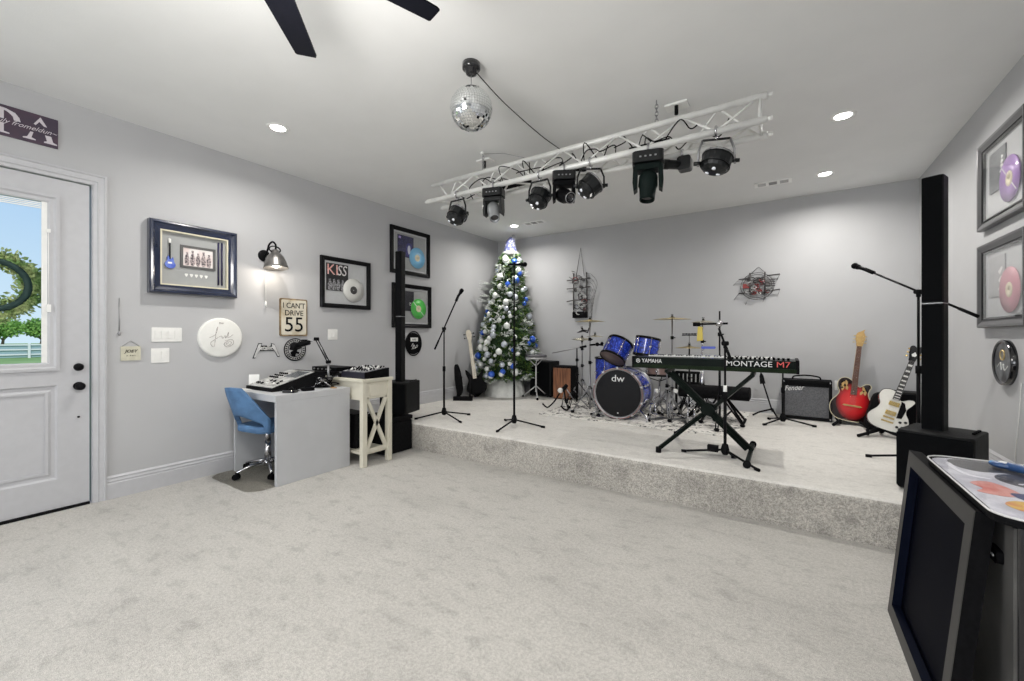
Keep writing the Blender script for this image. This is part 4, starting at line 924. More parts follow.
# in front of the keyboard
t = tripod_mic((-.415, 3.79, S), 'boom microphone stand standing in front of the keyboard', 1.235-S, [(-.32, .02), (.235, -.215), (.06, .05)], boom=((.045, .0, 1.09-S), (-.045, -.01, 1.36-S), (-.2, .0, 1)), mic=False)
m = MB(); m.cyl((0, 0, .52), (0, 0, .60), .0145, M_white); m.build('label_sleeve', t)
m = MB(); m.box(-.13, -.05, -.03, .02, .05, .10, M_blackm); m.build('tripod_clip', t)
# behind keyboard, low
tripod_mic((-.03, 5.62, S), 'low black microphone stand between the keyboard and the amplifier', 1.0-S, [(-.17, -.17), (.29, .02), (-.14, .24)], mic=False)
# right: boom stand behind the speaker column
t = tripod_mic((.86, 4.44, S), 'boom microphone stand standing behind the column speaker, its arm crossing the pewter frame', 1.639-S, [(-.29, .05), (.16, -.28), (.16, .28)],
               boom=((.26, -.23, 1.43-S), (-.245, .217, 1.839-S), (-.5, .45, .35)))
# ================================================================ keyboard and its X stand
M_kb = mat('keyboard_body', (.012, .020, .017), .35, noise=.2, nscale=10)
M_kbl = mat('keyboard_trim_green', (.03, .05, .025), .45, noise=.3, nscale=14)
kz = 1.0
t = thing('keyboard', 'long black stage keyboard seen from its lettered back', 'keyboard', (-.563, 4.09, kz))
m = MB(); m.box(-.635, .635, -.19, .19, .0, .098, M_kb); m.build('body', t, bevel=.006)
m = MB(); m.box(-.632, .632, -.197, -.188, .002, .034, M_kbl); m.build('connector_strip', t)
for sx in (-1, 1):
    m = MB(); m.box(sx*.638-.012, sx*.638+.012, -.196, .195, -.002, .106, M_black); m.build('end_cheek', t, bevel=.004)
m = MB()
for i in range(44): m.box(-.56+i*.0235, -.538+i*.0235, .04, .185, .098, .110, M_white)
m.build('white_keys', t)
m = MB()
for i in range(44):
    if i % 7 not in (2, 6): m.box(-.544+i*.0235, -.532+i*.0235, .04, .135, .108, .119, M_blackg)
m.build('black_keys', t)
for i in range(14):
    m = MB(); x = .15+.033*i; m.cyl((x, -.10, .098), (x, -.10, .118), .009, M_black, seg=10); m.build('knob', t)
m = MB(); m.box(-.13, .10, -.15, .02, .098, .104, M_lens); m.build('screen', t)
M_ltr = mat('logo_white', (.80, .80, .80), .5); M_ltrr = mat('logo_red', (.75, .10, .09), .5)
text('logo_lettering', 'YAMAHA', .052, M_ltr, t, (-.468, -.1905, .066), sx=.84, ext=.0016)
m = MB(); m.torus((-.592, -.192, .066), .0165, .0028, M_ltr, RX, 24, 5)
for k in range(3):
    a = PI/2+2*PI*k/3; m.cyl((-.592, -.1925, .066), (-.592+.015*math.cos(a), -.1925, .066+.015*math.sin(a)), .0028, M_ltr, seg=5)
m.build('logo_mark', t)
text('logo_lettering', 'MONTAGE', .062, M_ltr, t, (.307, -.1905, .066), sx=1.10, ext=.0018)
text('logo_lettering', 'M7', .062, M_ltrr, t, (.545, -.1905, .066), sx=1.2, ext=.0018)
M_ks = mat('stand_greenblack', (.014, .022, .018), .35, noise=.2, nscale=12)
t = thing('keyboard_stand', 'black folding X shaped stand carrying the keyboard', 'keyboard stand', (-.563, 4.02, S))
h_ = kz-S; zc = .36
def sq(m, a, b, r, mm=M_ks): m.cyl(a, b, r, mm, seg=4, smooth=False)
for dx in (-.022, .022):
    m = MB(); sq(m, (-.33+dx, -.03, h_-.03), (.31+dx, -.03, .05), .02); m.build('double_arm', t)
m = MB(); sq(m, (.335, .03, h_-.03), (-.0, .02, zc-.02), .022); m.build('single_arm', t)
for y in (-.33, .36):
    m = MB(); sq(m, (-.0, .0 if y < 0 else .03, zc), (-.355, y, .03), .02); m.cyl((-.355, y, .0), (-.355, y, .045), .023, M_blackm); m.build('leg', t)
m = MB(); sq(m, (.315, -.40, .03), (.315, .30, .03), .02); m.build('foot_bar', t)
for y in (-.40, .30):
    m = MB(); m.cyl((.315, y-.02, .027), (.315, y+.02, .027), .027, M_blackm); m.build('foot_cap', t)
for x in (-.335, .335):
    m = MB(); sq(m, (x, -.15, h_-.02), (x, .15, h_-.02), .018); m.build('top_bar', t)
m = MB(); m.cyl((-.01, -.06, zc), (-.01, .06, zc), .055, M_ks, seg=16); m.build('pivot', t)
m = MB(); m.box(-.045, .045, -.055, .055, zc-.045, zc+.045, M_ks, Matrix.Rotation(.7, 3, 'Y')); m.build('pivot_plate', t)
t = thing('keyboard_bench', 'black padded keyboard bench behind the X stand', 'bench', (-.70, 5.45, S))
m = MB(); m.rbox(-.39, .36, -.16, .16, .27, .405, M_vel, .06, 6, axis='x'); m.build('seat', t, bevel=.012)
for sx in (-1, 1):
    m = MB(); m.cyl((sx*.10, .0, .30), (sx*.30, -.0+.13, .015), .013, M_blackmet); m.cyl((sx*.10, 0, .30), (sx*.30, -.14, .015), .013, M_blackmet); m.build('leg', t)
    m = MB(); m.cyl((sx*.30, -.19, .014), (sx*.30, .18, .014), .014, M_blackm); m.build('foot_bar', t)
# ================================================================ drum kit
def rug_mat():
    m = bpy.data.materials.new('mottled_rug'); m.use_nodes = True; n = m.node_tree; b = n.nodes['Principled BSDF']; b.inputs['Roughness'].default_value = .95
    t = n.nodes.new('ShaderNodeTexCoord'); z = n.nodes.new('ShaderNodeTexNoise'); z.inputs['Scale'].default_value = 15; z.inputs['Detail'].default_value = 6; z.inputs['Roughness'].default_value = .65; z.inputs['Distortion'].default_value = .6
    r = n.nodes.new('ShaderNodeValToRGB'); e = r.color_ramp.elements; e[0].position = .40; e[0].color = (.03, .03, .03, 1); e[1].position = .485; e[1].color = (.76, .74, .70, 1)
    n.links.new(t.outputs['Object'], z.inputs['Vector']); n.links.new(z.outputs[0], r.inputs[0]); n.links.new(r.outputs[0], b.inputs['Base Color']); return m
m = MB(); m.T = Matrix.Translation((-1.52, 5.42, S)) @ Matrix.Rotation(math.radians(-1), 4, 'Z'); m.rbox(-1.12, 1.12, -.80, .80, 0, .012, rug_mat(), .03); setp(m.build('drum_rug'), 'black and white mottled rug under the drum kit', 'rug')
RZ = S+.012
M_pearl = mat('blue_pearl_wrap', (.01, .03, .40), .15, coat=.9, c2=(.01, .012, .10), nscale=9, lo=.42, hi=.60, detail=4)
def pearl():
    m = bpy.data.materials.new('blue_oyster_wrap'); m.use_nodes = True; n = m.node_tree; b = n.nodes['Principled BSDF']; b.inputs['Roughness'].default_value = .2; b.inputs['Coat Weight'].default_value = .8
    t = n.nodes.new('ShaderNodeTexCoord'); z = n.nodes.new('ShaderNodeTexVoronoi'); z.inputs['Scale'].default_value = 13; z2 = n.nodes.new('ShaderNodeTexNoise'); z2.inputs['Scale'].default_value = 7
    n.links.new(t.outputs['Object'], z2.inputs['Vector']); n.links.new(z2.outputs['Color'], z.inputs['Vector'])
    r = n.nodes.new('ShaderNodeValToRGB'); e = r.color_ramp.elements; e[0].position = .0; e[0].color = (.10, .20, .85, 1); e[1].position = .8; e[1].color = (.01, .02, .16, 1); q = e.new(.35); q.color = (.015, .05, .50, 1)
    n.links.new(z.outputs['Distance'], r.inputs[0]); n.links.new(r.outputs[0], b.inputs['Base Color']); return m
M_pearl = pearl()
M_head = mat('clear_drumhead', (.66, .66, .64), .4); M_headb = mat('smoky_brown_head', (.14, .10, .09), .35, c2=(.10, .07, .07), nscale=5)
def drum(name, label, loc, rot, r, d, lugs, top, bottom, cat='drum', shell=None, group=None):
    t = thing(name, label, cat, loc, rot=rot)
    m = MB(); m.lathe([(r, -d/2), (r, d/2)], shell or M_pearl, 36); m.lathe([(r*.985, d/2), (r*.985, -d/2)], M_grout, 36); m.build('shell', t, fix=False)
    for z, mm, nm in ((d/2, top, 'batter_head'), (-d/2, bottom, 'resonant_head')):
        m = MB(); s_ = 1 if z > 0 else -1; m.lathe([(0, z+s_*.003), (r*.97, z+s_*.003), (r*1.01, z), (r*1.01, z-s_*.012)], mm, 36); m.build(nm, t)
        m = MB(); m.lathe([(r*1.0, z-s_*.016), (r*1.045, z-s_*.016), (r*1.045, z+s_*.012), (r*1.0, z+s_*.012), (r*1.0, z-s_*.016)], M_blackmet, 36); m.build('hoop', t)
    for k in range(lugs):
        a = 2*PI*k/lugs; c, s_ = math.cos(a), math.sin(a)
        m = MB(); m.sphere((c*(r+.008), s_*(r+.008), 0), .017, M_chrome, 10); m.cyl((c*(r+.012), s_*(r+.012), -d/2), (c*(r+.012), s_*(r+.012), d/2), .0035, M_chrome, seg=6); m.build('lug', t)
    return t
# bass drum, front head facing -y
t = thing('bass_drum', 'large blue bass drum with a black front head lettered dw', 'bass drum', (-1.675, 5.04, RZ+.306), rot=(PI/2, 0, 0))
r, d = .283, .40
m = MB(); m.lathe([(r, -d/2), (r, d/2)], M_pearl, 48); m.build('shell', t)
for z, mm in ((.2, mat('bass_head_black', (.008, .008, .01), .22, spec=.25)), (-.2, M_head)):
    s_ = 1 if z > 0 else -1
    m = MB(); m.lathe([(0, z+s_*.004), (r*.985, z+s_*.004)], mm, 48); h = m.build('front_head' if s_ > 0 else 'batter_head', t)
    if s_ > 0:
        text('logo_lettering', 'dw', .115, M_ltr, h, (-.0, .175, z+.0055), rot=(0, 0, 0), ext=.001, sx=1.15)
        m = MB(); m.lathe([(0, z+.006), (.008, z+.006), (.009, z+.004)], M_ltr, 14, Matrix.Translation((0, -.235, 0))); m.build('printed_dot', h)
    m = MB(); m.lathe([(r*.975, z-s_*.02), (r*1.08, z-s_*.02), (r*1.08, z+s_*.022), (r*1.02, z+s_*.022), (r*.975, z+s_*.006)], M_steel, 48); hp = m.build('hoop', t)
    if s_ > 0:
        m = MB(); m.torus((0, 0, z+.0225), r*1.045, .003, mat('hoop_red', (.28, .04, .03), .4), None, 48, 5); m.build('hoop_inlay', hp)
for k in range(10):
    a = 2*PI*(k+.5)/10; c, q = math.cos(a), math.sin(a)
    m = MB(); m.cyl((c*(r+.018), q*(r+.018), -.2), (c*(r+.018), q*(r+.018), .2), .0045, M_chrome, seg=6); m.sphere((c*(r+.01), q*(r+.01), .05), .02, M_chrome, 10); m.sphere((c*(r+.01), q*(r+.01), -.05), .02, M_chrome, 10); m.box(c*(r+.02)-.012, c*(r+.02)+.012, q*(r+.02)-.012, q*(r+.02)+.012, .185, .228, M_chrome); m.build('lug', t)
for sx in (-1, 1):
    m = MB(); m.cyl((sx*.20, -.18, .05), (sx*.36, -.300, .16), .009, M_chrome); m.cyl((sx*.35, -.285, .15), (sx*.365, -.294, .165), .014, M_blackm); m.build('spur', t)
tl = drum('rack_tom', 'blue rack tom tilted so its brown lower head shows', (-1.755, 5.02, 1.115), (math.radians(-33), math.radians(17), 0), .158, .235, 6, M_head, M_headb, 'tom drum')
drum('rack_tom', 'smaller blue rack tom standing nearly upright above the keyboard end', (-1.385, 5.02, 1.165), (math.radians(-8), math.radians(8), 0), .138, .21, 6, M_head, M_headb, 'tom drum')
t = drum('floor_tom', 'deep blue floor tom standing behind the bass drum', (-2.06, 5.63, .78), (0, 0, 0), .205, .42, 8, M_head, M_head, 'tom drum')
for k in range(3):
    a = 2*PI*k/3+.5; c, q = math.cos(a), math.sin(a); m = MB(); m.tube([(c*.225, q*.225, .08), (c*.225, q*.225, -.40), (c*.25, q*.25, -.475)], .007, M_chrome, 8); m.build('leg', t)
drum('snare_drum', 'shallow brown snare drum behind the keyboard end', (-1.38, 5.62, .83), (math.radians(-4), 0, 0), .165, .11, 8, M_head, M_head, 'snare drum', mat('snare_shell', (.26, .17, .15), .3, coat=.4))
def hw_stand(loc, label, H, R_=.28, a0=20, dbl=True, name='cymbal_stand', top=None, metal=None, cat='cymbal stand'):
    metal = metal or M_steel
    t = thing(name, label, cat, loc); z1 = .34
    m = MB(); m.cyl((0, 0, .06), (0, 0, H*.55), .0125, metal); m.build('lower_tube', t)
    m = MB(); m.cyl((0, 0, H*.55), (0, 0, H), .0085, metal); m.build('upper_tube', t)
    for z in (H*.55, H*.8, .33):
        m = MB(); m.cyl((0, 0, z-.02), (0, 0, z+.02), .02, M_blackmet); m.cyl((0, 0, z), (.04, -.02, z), .007, M_blackmet); m.build('clamp', t)
    for k in range(3):
        a = math.radians(a0+120*k); c, q = math.cos(a), math.sin(a)
        m = MB()
        for e in ((-1, 1) if dbl else (0,)):
            o = Vector((-q*.012*e, c*.012*e, 0)); m.cyl(Vector((c*.015, q*.015, z1))+o, Vector((c*R_, q*R_, .022))+o, .006, metal, seg=8)
            m.cyl(Vector((c*.015, q*.015, .08))+o, Vector((c*R_*.52, q*R_*.52, .18))+o, .005, metal, seg=8)
        leg = m.build('leg', t)
        m = MB(); m.sphere((c*R_, q*R_, .02), .021, M_blackm, 10, (1.3, 1.3, .9)); m.build('rubber_foot', leg)
    return t
def cymbal(loc, r, label, m_=None, tilt=(0, 0), stack=None):
    t = thing('cymbal', label, 'cymbal', loc, rot=(tilt[0], tilt[1], 0))
    m = MB(); m.lathe([(.006, .022), (r*.12, .018), (r*.18, .010), (r*.6, .0), (r, -.012), (r*.6, -.0015), (r*.18, .0085), (r*.12, .0165), (.006, .0205)], m_ or M_gold, 40); m.build('plate', t)
    m = MB(); m.cyl((0, 0, .022), (0, 0, .036), .014, M_blackm); m.cyl((0, 0, .036), (0, 0, .058), .006, M_steel); m.box(-.014, .014, -.003, .003, .044, .052, M_blackmet); m.build('wing_nut', t)
    return t
# stand with the high cymbal left of the kit
cs1 = hw_stand((-2.09, 4.98, RZ), 'black and chrome cymbal stand beside the bass drum front', 1.49-RZ, .22, 200)
cymbal((-2.09, 4.98, 1.49), .19, 'brass cymbal highest beside the tall wire sculpture')
cymbal((-2.20, 5.0, 1.365), .075, 'small dark splash cymbal tilted below the highest one', M_darkmet, (.0, -.22))
m = MB(); m.T = Matrix.Translation((2.09, -4.98, -RZ)); m.tube([(-2.10, 4.98, 1.40), (-2.12, 4.98, 1.34), (-2.20, 5.0, 1.36)], .008, M_blackmet, 8); m.build('cymbal_arm', cs1)
cymbal((-2.11, 5.2, 1.295), .125, 'pale cymbal at the height of the stand clamps beside the tilted tom', M_pale)
m = MB(); m.T = Matrix.Translation((2.09, -4.98, -RZ)); m.tube([(-2.09, 4.98, 1.18), (-1.99, 4.98, 1.19), (-1.93, 5.02, 1.18)], .012, M_blackmet, 8); m.sphere((-1.99, 4.98, 1.19), .026, M_blackmet, 10); m.sphere((-1.94, 5.01, 1.2), .022, M_blackmet, 10); m.build('tom_clamp', cs1)
# hi-hat
hw_stand((-2.55, 5.78, RZ), 'chrome hi-hat stand behind the floor tom', 1.30-RZ, .24, 80, name='hi_hat_stand', cat='hi-hat stand')
cymbal((-2.55, 5.78, 1.26), .17, 'upper pale hi-hat cymbal beside the tilted splash', M_pale)
cymbal((-2.55, 5.78, 1.235), .17, 'lower pale hi-hat cymbal just under its twin', M_pale, (PI, 0))
# boom stand reaching across
bs1 = hw_stand((-2.47, 5.42, RZ), 'thick black boom stand between the wooden cajon and the drums', 1.12-RZ, .26, 150, name='boom_stand', metal=M_blackmet, cat='microphone stand')
m = MB(); m.T = Matrix.Translation((2.47, -5.42, -RZ)); m.cyl((-2.86, 5.42, 1.045), (-2.34, 5.42, 1.15), .0075, M_steel); m.cyl((-2.42, 5.42, 1.135), (-2.33, 5.42, 1.152), .016, M_blackm); m.build('boom_arm', bs1)
# guitar stand with white ball near rug edge
t = thing('guitar_stand', 'empty folding A frame guitar stand with a white ball at the rug edge', 'guitar stand', (-2.50, 5.05, RZ))
for (x, y, hx) in ((-.20, .0, -1), (.10, -.04, -1)):
    m = MB(); m.tube(curve3([(-.02, .04, .30), (x*.6, y, .12), (x, y-.02, .03), (x-.03, y-.05, .02), (x-.07, y-.09, .07)]), .011, M_blackm, 8); m.build('leg', t)
for (x, y) in ((-.13, .22), (.14, .20)):
    m = MB(); m.cyl((.0, .05, .30), (x, y, .012), .008, M_steel); m.build('rear_leg', t)
m = MB(); m.cyl((-.03, .03, .25), (.03, .05, .33), .026, M_blackm); m.build('hinge', t)
m = MB(); m.sphere((-.045, .0, .255), .036, M_white, 14); m.build('ball', t)
# right side cymbals
hw_stand((-1.19, 5.45, RZ), 'dark cymbal stand behind the second rack tom', 1.515-RZ, .26, 40)
cymbal((-1.19, 5.45, 1.515), .225, 'large brass cymbal highest over the second rack tom')
hw_stand((-1.02, 5.62, RZ), 'black stand under the small splash behind the keyboard', 1.15-RZ, .24, 10, metal=M_blackmet)
cymbal((-1.02, 5.62, 1.155), .175, 'brass splash cymbal low behind the keyboard')
t = thing('jingle_rod', 'short black jingle bar above the low splash cymbal', 'percussion', (-1.02, 5.62, 1.23))
m = MB(); m.cyl((0, 0, -.03), (0, 0, .07), .005, M_steel); m.build('rod', t)
m = MB(); m.box(-.085, .085, -.012, .012, .068, .078, M_blackm); m.build('bar', t)
for i in range(5):
    m = MB(); m.cyl((-.07+.035*i, 0, .083), (-.07+.035*i, 0, .098), .015, M_blackm, seg=12); m.build('jingle', t)
ps1 = hw_stand((-.85, 5.5, RZ), 'thick chrome percussion stand rising behind the keyboard', 1.46-RZ, .25, 70, metal=M_chrome)
m = MB(); m.T = Matrix.Translation((.85, -5.5, -RZ)); m.cyl((-.85, 5.5, .50), (-.85, 5.5, .96), .026, M_chrome); m.build('wide_sleeve', ps1)
cymbal((-.84, 5.5, 1.47), .145, 'pale cymbal over the yellow cowbell', M_pale)
t = hw_stand((-.60, 5.0, RZ), 'slim black stand taller than the cymbals behind the keyboard centre', 1.565-RZ, .24, 30, metal=M_blackmet)
m = MB(); m.T = Matrix.Translation((.60, -5.0, -RZ)); m.cyl((-.85, 5.02, 1.425), (-.52, 5.0, 1.43), .011, M_blackmet); m.cyl((-.62, 5.0, 1.40), (-.58, 5.0, 1.46), .03, M_chrome); m.build('cross_bar', t)
m = MB(); m.T = Matrix.Translation((.60, -5.0, -RZ)); m.cyl((-.87, 5.02, 1.425), (-.80, 5.02, 1.425), .022, M_blackm); m.build('bar_clamp', t)
t = thing('cowbell', 'yellow cowbell hanging under the pale cymbal', 'cowbell', (-.80, 5.03, 1.235))
m = MB(); m.prism([(-.032, .0), (.028, .01), (.022, .16), (-.022, .165)], -.022, .022, mat('cowbell_yellow', (.62, .48, .06), .4)); m.build('bell', t, bevel=.004)
m = MB(); m.cyl((0, 0, .16), (0, 0, .19), .008, M_chrome); m.build('mount', t)
t = thing('jam_block', 'small blue jam block clamped between the cowbell and the microphone stand', 'percussion', (-.78, 5.3, 1.16))
m = MB(); m.rbox(-.05, .10, -.02, .02, -.014, .014, mat('block_blue', (.05, .09, .55), .4), .01, axis='y'); m.build('block', t)
m = MB(); m.tube(curve3([(-.02, 0, -.014), (-.05, 0, -.08), (.0, 0, -.12), (-.06, 0, -.19)]), .006, M_chrome, 6); m.build('mount', t)
t = thing('slatted_rack', 'low black slatted rack standing behind the bench beside the chrome tube', 'rack', (-1.10, 5.93, S))
m = MB(); m.box(-.15, .15, -.03, .03, .50, .53, M_blackm); m.box(-.15, .15, -.03, .03, .36, .39, M_blackm); m.build('rails', t)
for i in range(6):
    m = MB(); m.box(-.145+.052*i, -.115+.052*i, -.02, .02, .39, .50, M_blackm); m.build('slat', t)
for sx in (-1, 1):
    m = MB(); m.box(sx*.14-.012, sx*.14+.012, -.15, .15, 0, .03, M_blackm); m.box(sx*.14-.012, sx*.14+.012, -.02, .02, .03, .38, M_blackm); m.build('leg', t)
# foot pedals on the rug
def pedal(x, y, rz, label):
    t = thing('drum_pedal', label, 'drum pedal', (x, y, RZ), rz)
    m = MB(); m.box(-.045, .045, -.13, .14, 0, .008, M_steel); m.build('base', t)
    m = MB(); m.box(-.035, .035, -.13, .09, -.006, .006, M_chrome, Matrix.Rotation(.24, 3, 'X')); m.build('footboard', t, loc=(0, 0, .045))
    for sx in (-1, 1):
        m = MB(); m.cyl((sx*.04, .12, .008), (sx*.03, .12, .20), .007, M_chrome); m.build('upright', t)
    m = MB(); m.cyl((-.04, .12, .19), (.04, .12, .19), .008, M_chrome); m.build('axle', t)
    m = MB(); m.cyl((0, .12, .19), (0, .06, .33), .004, M_chrome); m.cyl((-.015, .05, .34), (.015, .05, .34), .024, M_white); m.build('beater', t)
pedal(-1.27, 5.12, 2.8, 'chrome drum pedal on the rug beside the bass drum')
pedal(-1.06, 5.22, 2.4, 'chrome drum pedal on the rug below the snare drum')
pedal(-.93, 5.05, 3.6, 'chrome drum pedal on the rug in front of the bench')
t = thing('snare_stand', 'black and chrome snare stand with folded basket', 'snare stand', (-1.38, 5.60, RZ))
m = MB(); m.cyl((0, 0, .08), (0, 0, .43), .011, M_chrome); m.build('tube', t)
for k in range(3):
    a = 2*PI*k/3+.9; c, q = math.cos(a), math.sin(a)
    m = MB(); m.tube([(0, 0, .40), (c*.12, q*.12, .43), (c*.17, q*.17, .455), (c*.17, q*.17, .50)], .006, M_blackmet, 8); m.build('basket_arm', t)
    m = MB(); m.cyl((0, 0, .22), (c*.24, q*.24, .015), .0065, M_chrome); m.sphere((c*.24, q*.24, .015), .015, M_blackm, 8); m.build('leg', t)
for i, (x, y, h0) in enumerate(((-1.56, 5.42, .9), (-1.19, 5.18, .86))):
    hw_stand((x, y, RZ), ('chrome stand close behind the bass drum shell', 'dark stand in front of the drum pedals under the keyboard end')[i], .50 if i == 0 else .72, .22, 50*i, metal=M_steel if i else M_chrome, name='hardware_stand', cat='stand')
# practice drum on white stand beside the tree
t = thing('practice_drum', 'grey practice drum pad on a slim white tripod beside the tree skirt', 'practice pad', (-3.37, 5.82, S))
M_wst = mat('white_metal', (.72, .72, .72), .3, metal=.2)
m = MB(); m.lathe([(0, .645), (.14, .645), (.165, .655), (.175, .675), (.175, .69), (.16, .70), (0, .702)], mat('pad_grey', (.10, .10, .11), .6), 30); m.build('pad', t)
m = MB(); m.lathe([(.12, .632), (.15, .632), (.172, .655), (.165, .66)], M_wst, 30); m.build('rim', t)
m = MB(); m.cyl((0, 0, .10), (0, 0, .58), .012, M_wst); m.build('tube', t)
for k in range(3):
    a = 2*PI*k/3-.95; c, q = math.cos(a), math.sin(a)
    m = MB(); m.tube([(0, 0, .52), (c*.10, q*.10, .60), (c*.14, q*.14, .645)], .008, M_wst, 8); m.build('basket_arm', t)
    m = MB(); m.cyl((0, 0, .20), (c*.23, q*.23, .02), .008, M_wst); leg = m.build('leg', t)
    m = MB(); m.sphere((c*.23, q*.23, .02), .021, M_blackm, 10); m.build('rubber_foot', leg)
# black cabinet and wooden cajon
t = thing('speaker_cabinet', 'black speaker cabinet standing behind the practice drum', 'speaker cabinet', (-3.36, 6.14, S))
m = MB(); m.box(-.23, .17, -.15, .16, .01, .585, M_spks); m.build('cabinet', t, bevel=.012)
m = MB(); m.box(-.205, .145, -.156, -.148, .035, .56, M_grille); m.build('grille', t)
for sx in (-.2, .14):
    m = MB(); m.cyl((sx, -.1, 0), (sx, -.1, .01), .015, M_black); m.cyl((sx, .1, 0), (sx, .1, .01), .015, M_black); m.build('foot', t)
t = thing('cajon', 'wooden box drum with a brown front next to the black cabinet', 'cajon', (-2.95, 6.05, S), 0)
M_cwood = mat('cajon_wood', (.30, .125, .06), .4, c2=(.13, .05, .025), nscale=5, stretch=(9, 9, .9), detail=5, lo=.35, hi=.62)
m = MB(); m.box(-.155, .155, -.14, .15, .01, .50, M_blackm); m.build('body', t, bevel=.008)
m = MB(); m.box(-.15, .15, -.15, -.14, .015, .495, M_cwood); m.build('playing_face', t, bevel=.003)
m = MB(); m.rbox(-.15, .15, -.13, .14, .50, .525, M_vel, .02); m.build('seat_pad', t)
# ================================================================ Christmas tree
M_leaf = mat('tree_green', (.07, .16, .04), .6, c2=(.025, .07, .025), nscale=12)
M_tip = mat('tree_tip', (.22, .30, .06), .6, c2=(.08, .17, .03), nscale=20)
M_flock = mat('flocking', (.62, .65, .62), .8)
tcx, tcy = -3.985, 5.84
tree = thing('christmas_tree', 'tall slim green Christmas tree with white flocked tips in the stage corner', 'Christmas tree', (tcx, tcy, S))
LEAN = Vector((.835, .55, 0))*.036
def tr_r(z): return min(.50, max(.05, .155+(2.29-z)*.225))*(1 if z < 2.3 else .9)     # z above stage
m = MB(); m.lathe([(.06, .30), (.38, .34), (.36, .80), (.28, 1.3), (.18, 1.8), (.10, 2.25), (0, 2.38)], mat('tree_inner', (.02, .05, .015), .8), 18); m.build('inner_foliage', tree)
m = MB(); m.cyl((0, 0, .0), (0, 0, .45), .03, mat('trunk_brown', (.08, .05, .03), .8)); m.build('trunk', tree)
def leaf(m, p, d, L, w_, mm):
    u = d.orthogonal().normalized(); a = rnd.random()*PI; u = (Matrix.Rotation(a, 3, d) @ u); v = d.cross(u)*.25
    b = p+d*L*.5
    A, B, C_, D, E_ = m.V(p), m.V(b+u*w_), m.V(p+d*L), m.V(b-u*w_), m.V(b+v*w_*2)
    m.F([A, B, E_], mm); m.F([B, C_, E_], mm); m.F([C_, D, E_], mm); m.F([D, A, E_], mm)
m = MB(); m2 = MB()
for i in range(1750):
    z = .30+2.08*(rnd.random()**1.2); a = rnd.random()*2*PI; r = tr_r(z)*(rnd.uniform(.74, 1.0))
    c = Vector((math.cos(a)*r, math.sin(a)*r, z+rnd.uniform(-.03, .03)))+LEAN*z
    c.y = min(c.y, YB-tcy-.04)
    if abs(c.x) > .48: c.x = math.copysign(.48, c.x)
    out = Vector((math.cos(a), math.sin(a), rnd.uniform(-.5, .35)))
    white = rnd.random() < .30
    for j in range(9):
        d = (out+Vector((rnd.gauss(0, .6), rnd.gauss(0, .6), rnd.gauss(0, .45)))).normalized()
        p = c+out*rnd.uniform(-.06, .03)
        L = rnd.uniform(.045, .085)
        if (p+d*L).x+tcx < XL+.01 or (p+d*L).y+tcy > YB-.015: continue
        mm = M_flock if white else (M_tip if rnd.random() < .34 else M_leaf)
        leaf(m2 if white else m, p, d, L, rnd.uniform(.007, .012), mm)
o = m.build('needle_foliage', tree, fix=False); o['kind'] = 'stuff'
o = m2.build('flocked_foliage', tree, fix=False); o['kind'] = 'stuff'
# skirt and hat
t = thing('tree_skirt', 'white pleated fabric skirt around the foot of the Christmas tree', 'tree skirt', (tcx, tcy, S))
M_skirt = mat('white_satin', (.86, .87, .84), .45, noise=.12, nscale=14)
m = MB(); n = 72; lo, hi = [], []
for k in range(n):
    a = 2*PI*k/n; f = .008*math.sin(a*18)+.006*math.sin(a*7)
    lo.append(m.V(((.345+f)*math.cos(a), (.345+f)*math.sin(a), .002))); hi.append(m.V(((.285+f*.6)*math.cos(a), (.285+f*.6)*math.sin(a), .27)))
top = [m.V((.10*math.cos(2*PI*k/n), .10*math.sin(2*PI*k/n), .285)) for k in range(n)]
for k in range(n):
    q = (k+1) % n; m.F([lo[k], lo[q], hi[q], hi[k]], M_skirt, True); m.F([hi[k], hi[q], top[q], top[k]], M_skirt, True)
m.build('skirt', t)
t = thing('tree_hat', 'pale plaid Santa hat sitting on top of the Christmas tree', 'Santa hat', (tcx+LEAN.x*2.5, tcy+LEAN.y*2.5, S+2.37))
def plaid():
    m = bpy.data.materials.new('plaid_felt'); m.use_nodes = True; n = m.node_tree; b = n.nodes['Principled BSDF']; b.inputs['Roughness'].default_value = .9
    t = n.nodes.new('ShaderNodeTexCoord'); z = n.nodes.new('ShaderNodeTexVoronoi'); z.inputs['Scale'].default_value = 26; n.links.new(t.outputs['Object'], z.inputs['Vector'])
    r = n.nodes.new('ShaderNodeValToRGB'); e = r.color_ramp.elements; e[0].position = .35; e[0].color = (.30, .31, .36, 1); e[1].position = .5; e[1].color = (.07, .08, .20, 1)
    n.links.new(z.outputs['Distance'], r.inputs[0]); n.links.new(r.outputs[0], b.inputs['Base Color']); return m
m = MB(); P = [(0, 0, .03), (-.005, 0, .11), (.0, .0, .19), (.02, .01, .25), (.045, .02, .29)]
m.tube(curve3(P, 4), [.128-.0050*i for i in range(17)], plaid(), 18); m.build('crown', t)
m = MB(); m.torus((0, 0, .02), .112, .038, mat('white_fur', (.36, .36, .38), .95, bump=.6, bscale=120), None, 24, 10); m.build('fur_brim', t)
m = MB(); m.sphere((.05, .022, .315), .037, MATS['white_fur'], 12); m.build('pompom', t)
